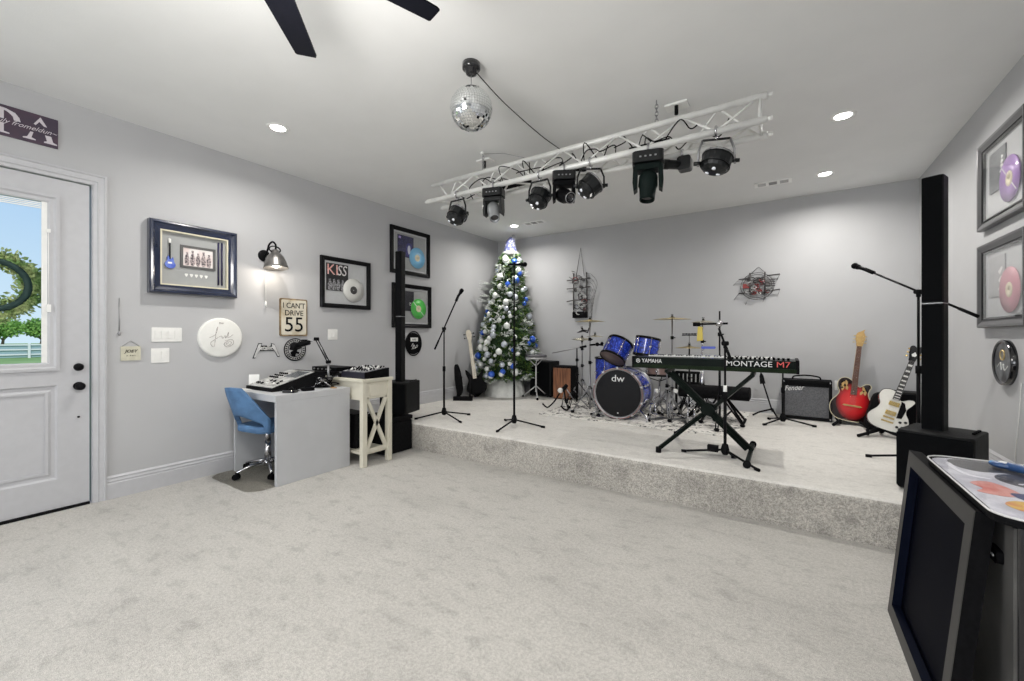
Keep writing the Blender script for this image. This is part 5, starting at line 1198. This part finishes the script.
# baubles: one of each kind, then copies
def bauble_proto(colname, c, met, rough):
    t = thing('bauble', 'x', 'ornament', (0, 0, 0)); mm = mat('bauble_'+colname, c, rough, metal=met, coat=.4)
    m = MB(); m.sphere((0, 0, 0), .041, mm, 14); m.build('ball', t); m = MB(); m.cyl((0, 0, .039), (0, 0, .052), .009, M_chrome, seg=8); m.build('cap', t); return t
kinds = [('white', (.78, .80, .78), 0., .35, 60), ('blue', (.03, .12, .60), .2, .3, 24), ('silver', (.62, .66, .74), .4, .3, 34)]
gi = 0
for nm, c, met, ro, cnt in kinds:
    pr = bauble_proto(nm, c, met, ro)
    for k in range(cnt):
        for _ in range(40):
            z = .36+1.95*((gi*.618034) % 1)**1.15; gi += 1
            a = math.radians(rnd.uniform(-155, 25)) if rnd.random() < .8 else rnd.random()*2*PI
            r = tr_r(z)*1.0+.005; p = Vector((tcx+math.cos(a)*r, tcy+math.sin(a)*r, S+z))+LEAN*z
            if p.x > XL+.07 and p.y < YB-.07: break
        sc = rnd.choice((.7, .85, 1.0, 1.1, 1.3))*(1.0 if nm != 'blue' else 1.05)
        o = pr if k == 0 else dup(pr)
        o.location = p; o.scale = (sc, sc, sc); o['label'] = {'white': 'glossy white bauble hanging on the Christmas tree', 'blue': 'shiny blue bauble hanging on the Christmas tree', 'silver': 'pale silver bauble hanging on the Christmas tree'}[nm]
        o['group'] = nm+' baubles on the Christmas tree'
# glittered white sprays sticking out of the tree
pr = None
for k in range(16):
    z = .6+1.5*((k*.618) % 1); a = math.radians(-160+190*((k*.37) % 1)); r = tr_r(z)*.95
    if k == 0:
        pr = thing('glitter_spray', 'white glittery twig spray poking out of the Christmas tree', 'tree spray', (0, 0, 0), group='white sprays on the Christmas tree')
        m = MB()
        for j in range(5):
            dd = Vector((.12+.02*j, rnd.uniform(-.06, .06), rnd.uniform(-.02, .08))); m.cyl((0, 0, 0), dd, .002, M_flock, seg=5)
            for q in range(4): m.sphere(dd*(.4+.2*q), .008, M_flock, 6)
        m.build('twigs', pr); o = pr
    else: o = dup(pr)
    p = Vector((tcx+math.cos(a)*r, tcy+math.sin(a)*r, S+z))
    if p.x < XL+.16: p.x = XL+.17
    o.location = p; o.rotation_euler = (0, 0, a)
# ================================================================ guitars
LP = [(0, 0), (.09, .008), (.145, .045), (.166, .11), (.15, .17), (.118, .22), (.112, .265), (.135, .315), (.148, .355), (.130, .375), (.092, .368), (.055, .342), (.030, .345), (-.015, .41), (-.07, .425), (-.120, .405), (-.14, .355), (-.128, .30), (-.108, .255), (-.118, .205), (-.152, .15), (-.166, .10), (-.145, .045), (-.09, .008)]
OV = [(0, 0), (.11, .008), (.175, .05), (.200, .13), (.185, .20), (.150, .265), (.130, .32), (.135, .37), (.150, .405), (.135, .435), (.100, .435), (.065, .405), (.035, .40), (-.02, .455), (-.07, .485), (-.12, .475), (-.150, .43), (-.148, .37), (-.128, .315), (-.150, .26), (-.19, .20), (-.200, .13), (-.175, .055), (-.11, .008)]
def neck(t, z0, z1, w0, w1, y, board, inlay=None, every=3, hm=None, head='lp', cx=0.0):
    m = MB(); a = [m.V((cx-w0/2, y, z0)), m.V((cx+w0/2, y, z0)), m.V((cx+w1/2, y, z1)), m.V((cx-w1/2, y, z1))]; b = [m.V((cx-w0/2, y-.008, z0)), m.V((cx+w0/2, y-.008, z0)), m.V((cx+w1/2, y-.008, z1)), m.V((cx-w1/2, y-.008, z1))]
    m.F(a, board); m.F(b, board)
    for i in range(4): m.F([a[i], a[(i+1) % 4], b[(i+1) % 4], b[i]], board)
    nk = m.build('fingerboard', t)
    m = MB(); m.tube([(cx, y+w0*.46+.001, z0), (cx, y+w1*.46+.001, z1)], [w0*.46, w1*.46], hm or board, 12); m.build('neck', t)
    n = 20
    for k in range(1, n):
        f = 1-(1-2**(-k/12))/(1-2**(-n/12)); z = z0+(z1-z0)*f; ww = w0+(w1-w0)*f
        m = MB(); m.box(cx-ww/2, cx+ww/2, y-.0092, y-.008, z-.0007, z+.0007, M_chrome); m.build('fret', nk)
        if inlay and (k % 2 == 1):
            f2 = 1-(1-2**(-(k+1)/12))/(1-2**(-n/12)); z2 = z0+(z1-z0)*max(f2, 0); m = MB(); m.box(cx-ww*.38, cx+ww*.38, y-.0088, y-.008, z2+(z-z2)*.2, z-(z-z2)*.2, inlay); m.build('inlay', nk)
    return nk
# red rounded-back guitar
def burst():
    m = bpy.data.materials.new('red_burst'); m.use_nodes = True; n = m.node_tree; b = n.nodes['Principled BSDF']; b.inputs['Roughness'].default_value = .12; b.inputs['Coat Weight'].default_value = 1
    t = n.nodes.new('ShaderNodeTexCoord'); mp = n.nodes.new('ShaderNodeMapping'); mp.inputs['Location'].default_value = (0, 0, -.22*3.6); mp.inputs['Scale'].default_value = (5.0, 0, 3.6)
    g = n.nodes.new('ShaderNodeTexGradient'); g.gradient_type = 'SPHERICAL'; r = n.nodes.new('ShaderNodeValToRGB'); e = r.color_ramp.elements
    e[0].position = .22; e[0].color = (.01, .004, .004, 1); e[1].position = .50; e[1].color = (.55, .015, .02, 1); q = e.new(.8); q.color = (.72, .03, .03, 1)
    n.links.new(t.outputs['Object'], mp.inputs[0]); n.links.new(mp.outputs[0], g.inputs[0]); n.links.new(g.outputs[0], r.inputs[0]); n.links.new(r.outputs[0], b.inputs['Base Color']); return m
M_tan = mat('maple_tan', (.52, .34, .13), .35, noise=.2, nscale=16); M_rose = mat('rosewood', (.13, .05, .025), .5, noise=.3, nscale=20)
t = thing('acoustic_guitar', 'red sunburst double cutaway guitar on a low black stand', 'guitar', (.60, 5.99, S+.045), rot=(math.radians(-11), math.radians(7.5), math.radians(4)))
op = smooth_pts(OV, 4)
m = MB(); m.prism(op, -.008, .0, burst(), ms=M_black); body = m.build('soundboard', t)
m = MB()
rings = [[m.V((x*s_, y, .2+(z-.2)*s_)) for x, z in op] for s_, y in ((1.0, 0.0), (.985, .03), (.93, .06), (.8, .085), (.55, .10))]
for a, b in zip(rings, rings[1:]):
    for k in range(len(op)): m.F([a[k], a[(k+1) % len(op)], b[(k+1) % len(op)], b[k]], M_black, True)
m.F(rings[-1], M_black); m.build('bowl_back', t)
m = MB(); pts3 = [Vector((x*1.0, -.009, z)) for x, z in op]; m.tube(pts3, .0035, mat('binding_cream', (.75, .68, .48), .4), 6, True); m.build('binding', t)
for sx, ox in ((-1, 0), (1, .0)):
    for (x, z, a, L) in ((-.105, .405, .35, .060), (-.075, .425, -.25, .05), (-.10, .36, .1, .05), (-.065, .37, -.3, .045)) if sx < 0 else ((.085, .375, -.35, .055), (.10, .34, -.1, .05), (.070, .335, .35, .045)):
        m = MB(); m.T = Matrix.Translation((x, 0, z)) @ Matrix.Rotation(a, 4, 'Y'); m.prism(smooth_pts([(0, -L*.6), (-.013, -.005), (0, L*.6), (.013, .005)], 3), -.0100, -.0075, M_tan); ep = m.build('leaf_inlay', t)
    for (x, z) in (((-.115, .435), (-.085, .39), (-.12, .39), (-.105, .365)) if sx < 0 else ((.10, .385), (.085, .355), (.11, .365))):
        m = MB(); m.cyl((x, -.0105, z), (x, -.0075, z), .0085, M_black, seg=12); m.build('sound_hole', t)
neck(t, .30, .86, .056, .043, -.010, M_rose, None, hm=M_tan)
m = MB(); m.box(-.075, .075, -.02, -.008, .165, .182, M_tan); m.prism([(-.09, .17), (-.075, .182), (-.06, .17)], -.012, -.008, M_tan); m.prism([(.09, .17), (.075, .182), (.06, .17)], -.012, -.008, M_tan); m.build('bridge', t)
m = MB(); m.T = Matrix.Translation((0, 0, .86)); hp = smooth_pts([(-.022, 0), (-.03, .04), (-.042, .10), (-.03, .155), (.0, .175), (.035, .20), (.028, .17), (.045, .12), (.038, .06), (.024, .0)], 3); m.prism(hp, -.012, .004, M_tan); hd = m.build('headstock', t)
for k in range(3):
    for sx in (-1, 1):
        m = MB(); m.cyl((sx*.025, -.018, .905+.038*k), (sx*.025, -.006, .905+.038*k), .004, M_gold, seg=8); m.cyl((sx*.04, .0, .905+.038*k), (sx*.062, .0, .905+.038*k), .006, M_gold, seg=8); m.build('tuner', hd)
for k in range(6):
    x = -.022+.0088*k; m = MB(); m.cyl((x, -.021, .175), (x*.8, -.0205, .86), .0005, M_chrome, seg=4, caps=False); m.build('string', t)
def low_stand(loc, rz, label, w_=.17, back=.12):
    t = thing('guitar_stand', label, 'guitar stand', loc, rz)
    for sx in (-1, 1):
        m = MB(); m.tube([(sx*.02, back, .16), (sx*w_*.6, back-.03, .05), (sx*w_*.62, -.07, .035), (sx*w_*.62, -.075, .075)], .011, M_blackm, 8); m.build('cradle_arm', t)
        m = MB(); m.cyl((0, back, .07), (sx*w_, -.085, .015), .015, M_blackm); m.build('front_leg', t)
    m = MB(); m.cyl((0, back, .05), (0, back+.12, .014), .014, M_blackm); m.build('rear_leg', t)
    m = MB(); m.cyl((0, back, .03), (0, back+.05, .24), .013, M_blackm); m.build('spine', t)
    return t
low_stand((.60, 5.94, S), .1, 'low black stand cradling the red guitar', back=.20)
# white solid body guitar
M_wg = mat('guitar_white', (.80, .79, .74), .15, coat=1.); M_goldh = mat('gold_hardware', (.70, .52, .20), .25, metal=1.)
t = thing('electric_guitar', 'white single cutaway electric guitar with gold hardware on a black stand', 'guitar', (.805, 5.47, S+.075), rot=(math.radians(-12), math.radians(18), math.radians(-4))); t.scale = (.95, .95, .95)
m = MB(); m.prism(smooth_pts(LP, 4), -.022, .022, M_wg); m.build('body', t, bevel=.004)
m = MB(); m.tube([Vector((x, -.0225, z)) for x, z in smooth_pts(LP, 4)], .0028, M_black, 6, True); m.build('binding', t)
neck(t, .33, .765, .056, .043, -.028, mat('ebony', (.02, .018, .016), .4), mat('inlay_pearl', (.78, .78, .74), .3), hm=M_wg)
for z in (.285, .185):
    m = MB(); m.box(-.042, .042, -.036, -.021, z-.022, z+.022, M_goldh); m.build('pickup', t, bevel=.003)
m = MB(); m.box(-.045, .045, -.034, -.021, .125, .142, M_goldh); m.build('bridge', t, bevel=.002)
m = MB(); m.box(-.05, .05, -.034, -.021, .085, .100, M_goldh); m.build('tailpiece', t, bevel=.003)
m = MB(); m.prism([(.045, .33), (.075, .32), (.105, .255), (.095, .16), (.055, .15), (.05, .31)], -.030, -.0265, M_black); m.build('pickguard', t)
for x, z in ((.095, .12), (.135, .135), (.085, .065), (.125, .075)):
    m = MB(); m.cyl((x, -.022, z), (x, -.042, z), .014, M_blackg, r1=.011, seg=14); m.build('knob', t)
m = MB(); m.T = Matrix.Translation((0, 0, .765)); m.prism(smooth_pts([(-.022, 0), (-.03, .03), (-.046, .10), (-.05, .15), (-.025, .165), (0, .15), (.03, .168), (.05, .145), (.044, .10), (.03, .03), (.022, 0)], 3), -.014, .002, M_blackg); hd = m.build('headstock', t)
m = MB(); m.T = Matrix.Translation((0, -.0148, .835)); m.prism([(-.012, -.02), (-.02, .0), (0, .03), (.02, 0), (.012, -.02)], -.001, .001, M_ltr); m.build('headstock_inlay', hd)
for k in range(3):
    for sx in (-1, 1):
        m = MB(); m.cyl((sx*.04, -.005, .81+.04*k), (sx*.062, -.005, .81+.04*k), .008, M_goldh, seg=8); m.build('tuner', hd)
for k in range(6):
    x = -.022+.0088*k; m = MB(); m.cyl((x, -.038, .13), (x*.8, -.038, .765), .0005, M_chrome, seg=4, caps=False); m.build('string', t)
low_stand((.80, 5.40, S), -.05, 'black tubular stand cradling the white guitar', .2)
t = thing('guitar_bag', 'black padded guitar bag leaning behind the white guitar', 'guitar bag', (.80, 5.80, S), rot=(math.radians(-8), math.radians(10), .1)); t.scale = (.8, .8, .95)
m = MB(); m.prism(smooth_pts([(-.10, 0), (.08, 0), (.14, .06), (.15, .20), (.12, .34), (.14, .42), (.03, .45), (-.09, .40), (-.12, .25), (-.14, .08)], 3), -.05, .05, M_vel); m.build('body', t, bevel=.012)
m = MB(); m.box(-.05, .05, -.062, -.05, .08, .28, M_blackm); m.build('pocket', t)
t = thing('speaker_cabinet', 'small black speaker box in the corner behind the white guitar', 'speaker cabinet', (1.06, 6.12, S), -.2)
m = MB(); m.box(-.13, .13, -.12, .12, .0, .40, M_spks); m.build('cabinet', t, bevel=.01); m = MB(); m.box(-.11, .11, -.126, -.118, .02, .38, M_grille); m.build('grille', t)
# amplifier
t = thing('guitar_amplifier', 'black combo amplifier with a grey grille cloth against the back wall', 'amplifier', (.205, 6.15, S), math.radians(-2))
M_cloth = mat('silver_grille_cloth', (.15, .155, .165), .8, c2=(.09, .09, .10), nscale=120, bump=.3, bscale=500)
M_tolex = mat('black_tolex', (.016, .016, .018), .6, bump=.3, bscale=400)
aw, ah = .245, .475
m = MB(); m.box(-aw, aw, -.08, .14, .012, ah, M_tolex); m.ring(2*aw, ah-.012, [(0, -.08), (0, -.10), (.008, -.102), (.032, -.10), (.032, -.08)], M_tolex, 0, (ah+.012)/2); m.build('cabinet', t, bevel=.004)
m = MB(); m.box(-aw+.03, aw-.03, -.088, -.079, .04, ah-.075, M_cloth); gc = m.build('grille_cloth', t)
m = MB(); m.box(-aw+.03, aw-.03, -.094, -.079, ah-.075, ah-.03, M_black); m.build('control_panel', t)
text('logo_lettering', 'Fender', .085, M_ltr, t, (-aw+.12, -.091, ah-.10), shear=.4, ext=.002, rot=(PI/2, -.12, 0), sx=.8)
m = MB(); m.tube(curve3([(-.14, .03, ah), (-.12, .03, ah+.035), (0, .03, ah+.05), (.12, .03, ah+.035), (.14, .03, ah)]), .009, M_blackm, 8); m.build('handle', t)
for sx in (-1, 1):
    for z in (.03, ah-.02):
        m = MB(); m.cyl((sx*(aw-.018), -.106, z), (sx*(aw-.018), -.10, z), .009, M_chrome, seg=10); m.build('corner_rivet', t)
m = MB(); m.torus((-.05, .05, ah+.012), .07, .008, M_black, None, 24, 6, (1.4, .8)); m.torus((-.03, .05, ah+.026), .06, .007, M_black, None, 24, 6, (1.5, .8)); setp(m.build('coiled_cable'), 'black cable coiled on top of the guitar amplifier', 'cable')
# empty guitar stand by the wall
t = thing('guitar_stand', 'empty slim guitar stand leaning by the amplifier behind the bench', 'guitar stand', (-.16, 6.02, S))
m = MB(); m.cyl((.02, .06, .06), (-.09, .12, .44), .009, M_blackmet); m.build('spine', t)
m = MB(); m.prism([(-.03, 0), (-.022, .10), (0, .15), (.022, .10), (.03, 0)], -.015, .015, M_blackm); m.build('neck_yoke', t, loc=(-.085, .11, .40), rot=(0, -.15, 0))
for (x, y) in ((-.19, -.01), (.08, -.09), (.05, .2)):
    m = MB(); m.tube([(.02, .05, .10), (x*.6, y*.6, .06), (x, y, .012)], .010, M_blackm, 8); m.build('leg', t)
# bass guitar and stand left of the tree
t = thing('bass_guitar', 'dark bass guitar with a pale maple neck leaning between the wall and the Christmas tree', 'bass guitar', (-4.08, 5.20, S+.09), rot=(math.radians(-9), math.radians(-10), math.radians(28)))
m = MB(); m.prism(smooth_pts([(0, 0), (.11, .01), (.16, .07), (.15, .15), (.11, .22), (.13, .29), (.155, .35), (.12, .36), (.07, .29), (.03, .28), (-.05, .30), (-.10, .37), (-.14, .40), (-.135, .32), (-.11, .23), (-.14, .15), (-.16, .07), (-.1, .01)], 3), -.02, .02, M_black); m.build('body', t, bevel=.004)
M_maple = mat('pale_maple', (.62, .56, .45), .35, noise=.1, nscale=12)
neck(t, .24, .86, .062, .046, -.024, M_maple, None)
m = MB(); m.T = Matrix.Translation((0, 0, .86)); m.prism(smooth_pts([(-.02, 0), (-.035, .04), (-.045, .13), (-.03, .17), (0, .18), (.03, .16), (.045, .1), (.035, .04), (.022, 0)], 3), -.016, .0, M_maple); hd = m.build('headstock', t)
for k in range(2):
    for sx in (-1, 1): 
        m = MB(); m.cyl((sx*.035, -.008, .91+.06*k), (sx*.075, -.008, .91+.06*k), .005, M_black, seg=8); m.sphere((sx*.08, -.008, .91+.06*k), .012, M_black, 8); m.build('tuner', hd)
t = thing('guitar_stand', 'black folding instrument stand holding the bass by the wall beside the tree', 'guitar stand', (-4.22, 5.05, S), .5)
m = MB(); m.rbox(-.16, .14, -.12, -.02, .0, .06, M_blackm, .02); m.build('base', t)
for sx in (-1, 1):
    m = MB(); m.cyl((sx*.10, -.07, .05), (sx*.07, .10, .35), .017, M_blackm); m.build('side_arm', t)
    m = MB(); m.cyl((sx*.07, .10, .35), (sx*.13, .22, .014), .013, M_blackm); m.build('rear_leg', t)
m = MB(); m.prism(smooth_pts([(-.10, .05), (-.03, .12), (-.04, .30), (-.085, .50), (-.13, .56), (-.16, .50), (-.14, .25)], 3), -.03, .03, M_blackm); m.build('padded_fin', t)
t = thing('gear_bag', 'dark bag slumped on the stage between the bass and the tree skirt', 'bag', (-4.28, 5.42, S), .2)
m = MB(); m.sphere((0, 0, .12), .14, M_vel, 16, (.75, .7, .85)); m.sphere((.02, -.02, .24), .08, M_blackm, 12); m.build('body', t)
m = MB(); m.torus((0, -.03, .28), .05, .008, M_black, RX, 20, 6); m.build('handle', t)
# ================================================================ right foreground: cabinet and leaning black panel
t = thing('arcade_cabinet', 'low black cabinet with a glossy artwork top against the wall', 'cabinet', (.875, 2.07, 0))
M_side = mat('cabinet_grey', (.10, .098, .095), .35, noise=.3, nscale=3)
m = MB(); m.box(-.33, .33, -.315, .35, .02, .765, M_blackg); m.build('body', t, bevel=.004)
m = MB(); m.box(-.337, -.33, -.305, .34, .03, .75, M_side); m.build('side_panel', t)
m = MB(); m.rbox(-.352, -.337, -.245, -.165, .615, .655, M_black, .012, axis='x'); m.build('side_handle', t)
m = MB(); m.box(-.355, -.352, -.225, -.195, .632, .637, M_white); m.build('handle_label', t)
m = MB(); m.rbox(-.385, .34, -.365, .37, .768, .788, M_black, .07, 8); m.build('top_board', t, bevel=.002)
m = MB(); m.rbox(-.375, .33, -.355, .36, .788, .790, mat('artwork_lavender', (.40, .40, .47), .5, c2=(.58, .58, .64), nscale=9), .065, 8); art = m.build('artwork', t)
def artpoly(nm, mm, pts, z, sm=True):
    m = MB(); m.T = Matrix.Translation((0, 0, z)) @ Matrix.Rotation(-PI/2, 4, 'X')
    q = [(x-.875, y-2.07) for x, y in pts]; q = smooth_pts(q, 4) if sm else q
    m.prism(q, -.0004, .0004, mm); m.build(nm, art)
artpoly('printed_grey_area', mat('art_grey', (.045, .045, .052), .5), [(.56, 2.41), (.70, 2.42), (1.15, 2.42), (1.17, 2.2), (.80, 2.24), (.68, 2.27), (.60, 2.25), (.55, 2.30)], .7906)
artpoly('printed_dark_area', mat('art_dark', (.03, .03, .045), .5), [(.66, 2.25), (.80, 2.28), (1.15, 2.2), (1.15, 1.95), (.80, 1.98), (.66, 2.09), (.62, 2.17)], .7907)
artpoly('printed_red_shape', mat('art_salmon', (.52, .13, .11), .5, c2=(.60, .28, .25), nscale=12), [(.53, 2.07), (.58, 2.11), (.61, 2.07), (.625, 2.0), (.60, 1.955), (.565, 1.945), (.52, 1.965), (.545, 2.01)], .7908)
artpoly('printed_blue_shape', mat('art_blue', (.04, .05, .14), .5), [(.60, 1.99), (.66, 2.0), (.78, 1.95), (.78, 1.80), (.66, 1.86), (.61, 1.93)], .7909)
artpoly('printed_yellow_shape', mat('art_yellow', (.60, .38, .10), .5, c2=(.55, .2, .1), nscale=20), [(.55, 1.86), (.60, 1.91), (.68, 1.86), (.68, 1.80), (.58, 1.80)], .7910)
artpoly('printed_pale_streak', mat('art_pale', (.70, .70, .76), .5), [(.53, 2.33), (.545, 2.34), (.545, 2.24), (.565, 2.18), (.60, 2.16), (.60, 2.145), (.55, 2.16), (.53, 2.24)], .7911)
artpoly('printed_white_arc', mat('art_pale', (.70, .70, .76), .5), [(.665, 2.12), (.69, 2.14), (.72, 2.20), (.71, 2.20), (.685, 2.15), (.66, 2.13)], .7911)
m = MB(); m.rbox(-.385, .34, -.365, .37, .793, .797, thin_glass('acrylic', power=9.), .07, 8); m.build('acrylic_sheet', t)
pts = []
for (ca, cb, a0) in ((.27, .30, 0), (-.315, .30, 90), (-.315, -.295, 180), (.27, -.295, 270)):
    for k in range(9): a = math.radians(a0+90*k/8); pts.append((ca+.0715*math.cos(a), cb+.0715*math.sin(a), .7935))
m = MB(); m.tube(pts, .0032, mat('edge_trim', (.60, .60, .60), .3), 6, True); m.build('edge_trim', t)
t = thing('game_controller', 'shiny blue handheld controller lying on the artwork cabinet', 'controller', (.70, 2.30, .797), -.75); t.scale = (.62, .62, .7)
M_bl = mat('controller_blue', (.02, .06, .17), .3, coat=.5)
m = MB(); m.sphere((-.05, 0, .019), .045, M_bl, 18, (1.3, .9, .42)); m.tube(curve3([(-.02, 0, .02), (.06, -.02, .02), (.13, -.06, .018), (.19, -.12, .016)]), [.022]*10+[.017]*9, M_bl, 12); m.build('body', t)
m = MB(); m.sphere((-.085, -.01, .024), .017, mat('controller_button', (.12, .3, .6), .2, coat=1), 12, (1, 1, .6)); m.build('button', t)
m = MB(); m.box(-.055, -.02, -.02, .01, .034, .0385, M_ltr); m.build('label', t)
# leaning framed panel: local x runs along -Y of the room, faces -X
t = thing('framed_panel', 'large black framed dark glossy panel leaning against the artwork cabinet', 'framed panel', (.400, 2.212, .0), rot=(math.radians(-5.6), 0, -PI/2))
M_pf = mat('panel_frame', (.020, .020, .0195), .45, noise=.15, nscale=30); M_pin = mat('panel_inner', (.003, .0045, .012), .4, spec=.08)
PW, PH, PT, BW = .805, .772, .042, .062
m = MB(); m.ring(PW, PH, [(0, PT), (0, 0)], M_black, 0, PH/2); m.ring(PW, PH, [(0, 0), (.006, -.001), (BW, -.001)], M_pf, 0, PH/2); m.ring(PW, PH, [(BW, -.001), (BW, .03), (BW+.025, .030)], M_pin, 0, PH/2); m.build('frame', t)
m = MB(); m.box(-PW/2+BW, PW/2-BW, .030, .038, BW, PH-BW, mat('panel_glass', (.002, .0025, .006), .55, spec=.02)); m.build('dark_panel', t)
m = MB(); m.box(-PW/2+.01, PW/2-.01, .038, PT, .01, PH-.01, M_black); m.build('back_board', t)
# ================================================================ outside the door
M_lawn = mat('lawn', (.36, .48, .16), .95, c2=(.26, .38, .10), nscale=.5)
m = MB(); m.box(-130, XL-.35, -60, 90, -.3, -.2, M_lawn); setp(m.build('lawn'), 'sunlit green lawn outside the door', 'lawn', kind='structure')
t = thing('paddock_fence', 'white rail fence crossing the lawn outside the door', 'fence', (0, 0, -.2))
for y in (.25, .58, .9): 
    m = MB(); m.box(-43.0, -42.96, -10, 24, y-.045, y+.045, M_white); m.build('rail', t)
for k in range(14):
    m = MB(); m.box(-42.98, -42.88, -9.5+2.5*k, -9.38+2.5*k, 0, 1.0, M_white); m.build('post', t)
m = MB(); m.box(-43.1, -43.05, -15, 30, .05, .88, mat('hedge_blue', (.34, .46, .48), .9)); m.build('windscreen', t)
M_tl = mat('tree_leaves_light', (.34, .56, .14), .8, c2=(.20, .38, .08), nscale=2.2); M_bark = mat('bark', (.16, .12, .09), .9)
for i, (x, y, h0) in enumerate(((-88, 9.0, 4.1), (-91, 12.9, 4.3), (-86, 5.0, 4.0), (-89, 16.8, 4.2))):
    t = thing('leafy_tree', 'spreading green tree beyond the fence outside the door', 'tree', (x, y, -.2), group='trees beyond the fence')
    m = MB(); m.tube([(0, 0, 0), (0, .1, 1.0), (.1, .2, 1.8)], [.16, .13, .10], M_bark, 8)
    for k in range(5): a = 2*PI*k/5+i; m.tube([(0, .1, .9), (math.cos(a)*.8, math.sin(a)*.9, 2.0), (math.cos(a)*1.2, math.sin(a)*1.4, 3.0)], [.08, .06, .03], M_bark, 6)
    m.build('trunk', t); m = MB()
    for k in range(1300):
        a = rnd.random()*2*PI; rr = 1.75*math.sqrt(rnd.random()); z = h0*.60+(rnd.random()-.45)*h0*.62*math.sqrt(max(.05, 1-(rr/1.9)**2))
        p = Vector((math.cos(a)*rr, math.sin(a)*rr, z)); d = Vector((rnd.gauss(0, 1), rnd.gauss(0, 1), rnd.gauss(0, 1))).normalized(); leaf(m, p, d, .42, .15, M_tl)
    o = m.build('foliage', t, fix=False); o['kind'] = 'stuff'
t = thing('door_wreath', 'green leafy wreath hanging outside the glass door', 'wreath', (XL-.115, .425, 1.655), PI/2)
M_wl = mat('wreath_leaf', (.20, .34, .10), .7, c2=(.42, .50, .22), nscale=15); M_wd = mat('wreath_core', (.02, .05, .045), .8)
m = MB(); m.torus((0, .02, 0), .170, .022, M_wd, RX, 40, 10); m.build('core_ring', t)
m = MB()
for k in range(3400):
    a = rnd.random()*2*PI; R_ = .190+rnd.gauss(0, .030); p = Vector((R_*math.cos(a), .03+rnd.uniform(-.02, .03), R_*math.sin(a))); d = (Vector((math.cos(a), 0, math.sin(a)))*rnd.uniform(-.6, 1)+Vector((rnd.gauss(0, .5), rnd.uniform(0, .5), rnd.gauss(0, .5)))).normalized(); leaf(m, p, d, .038, .011, M_wl)
o = m.build('leaves', t, fix=False); o['kind'] = 'stuff'
m = MB(); m.tube([(0, .03, .17), (0, .02, .5), (0, .0, .78)], .004, M_steel, 6); m.build('hanger', t)
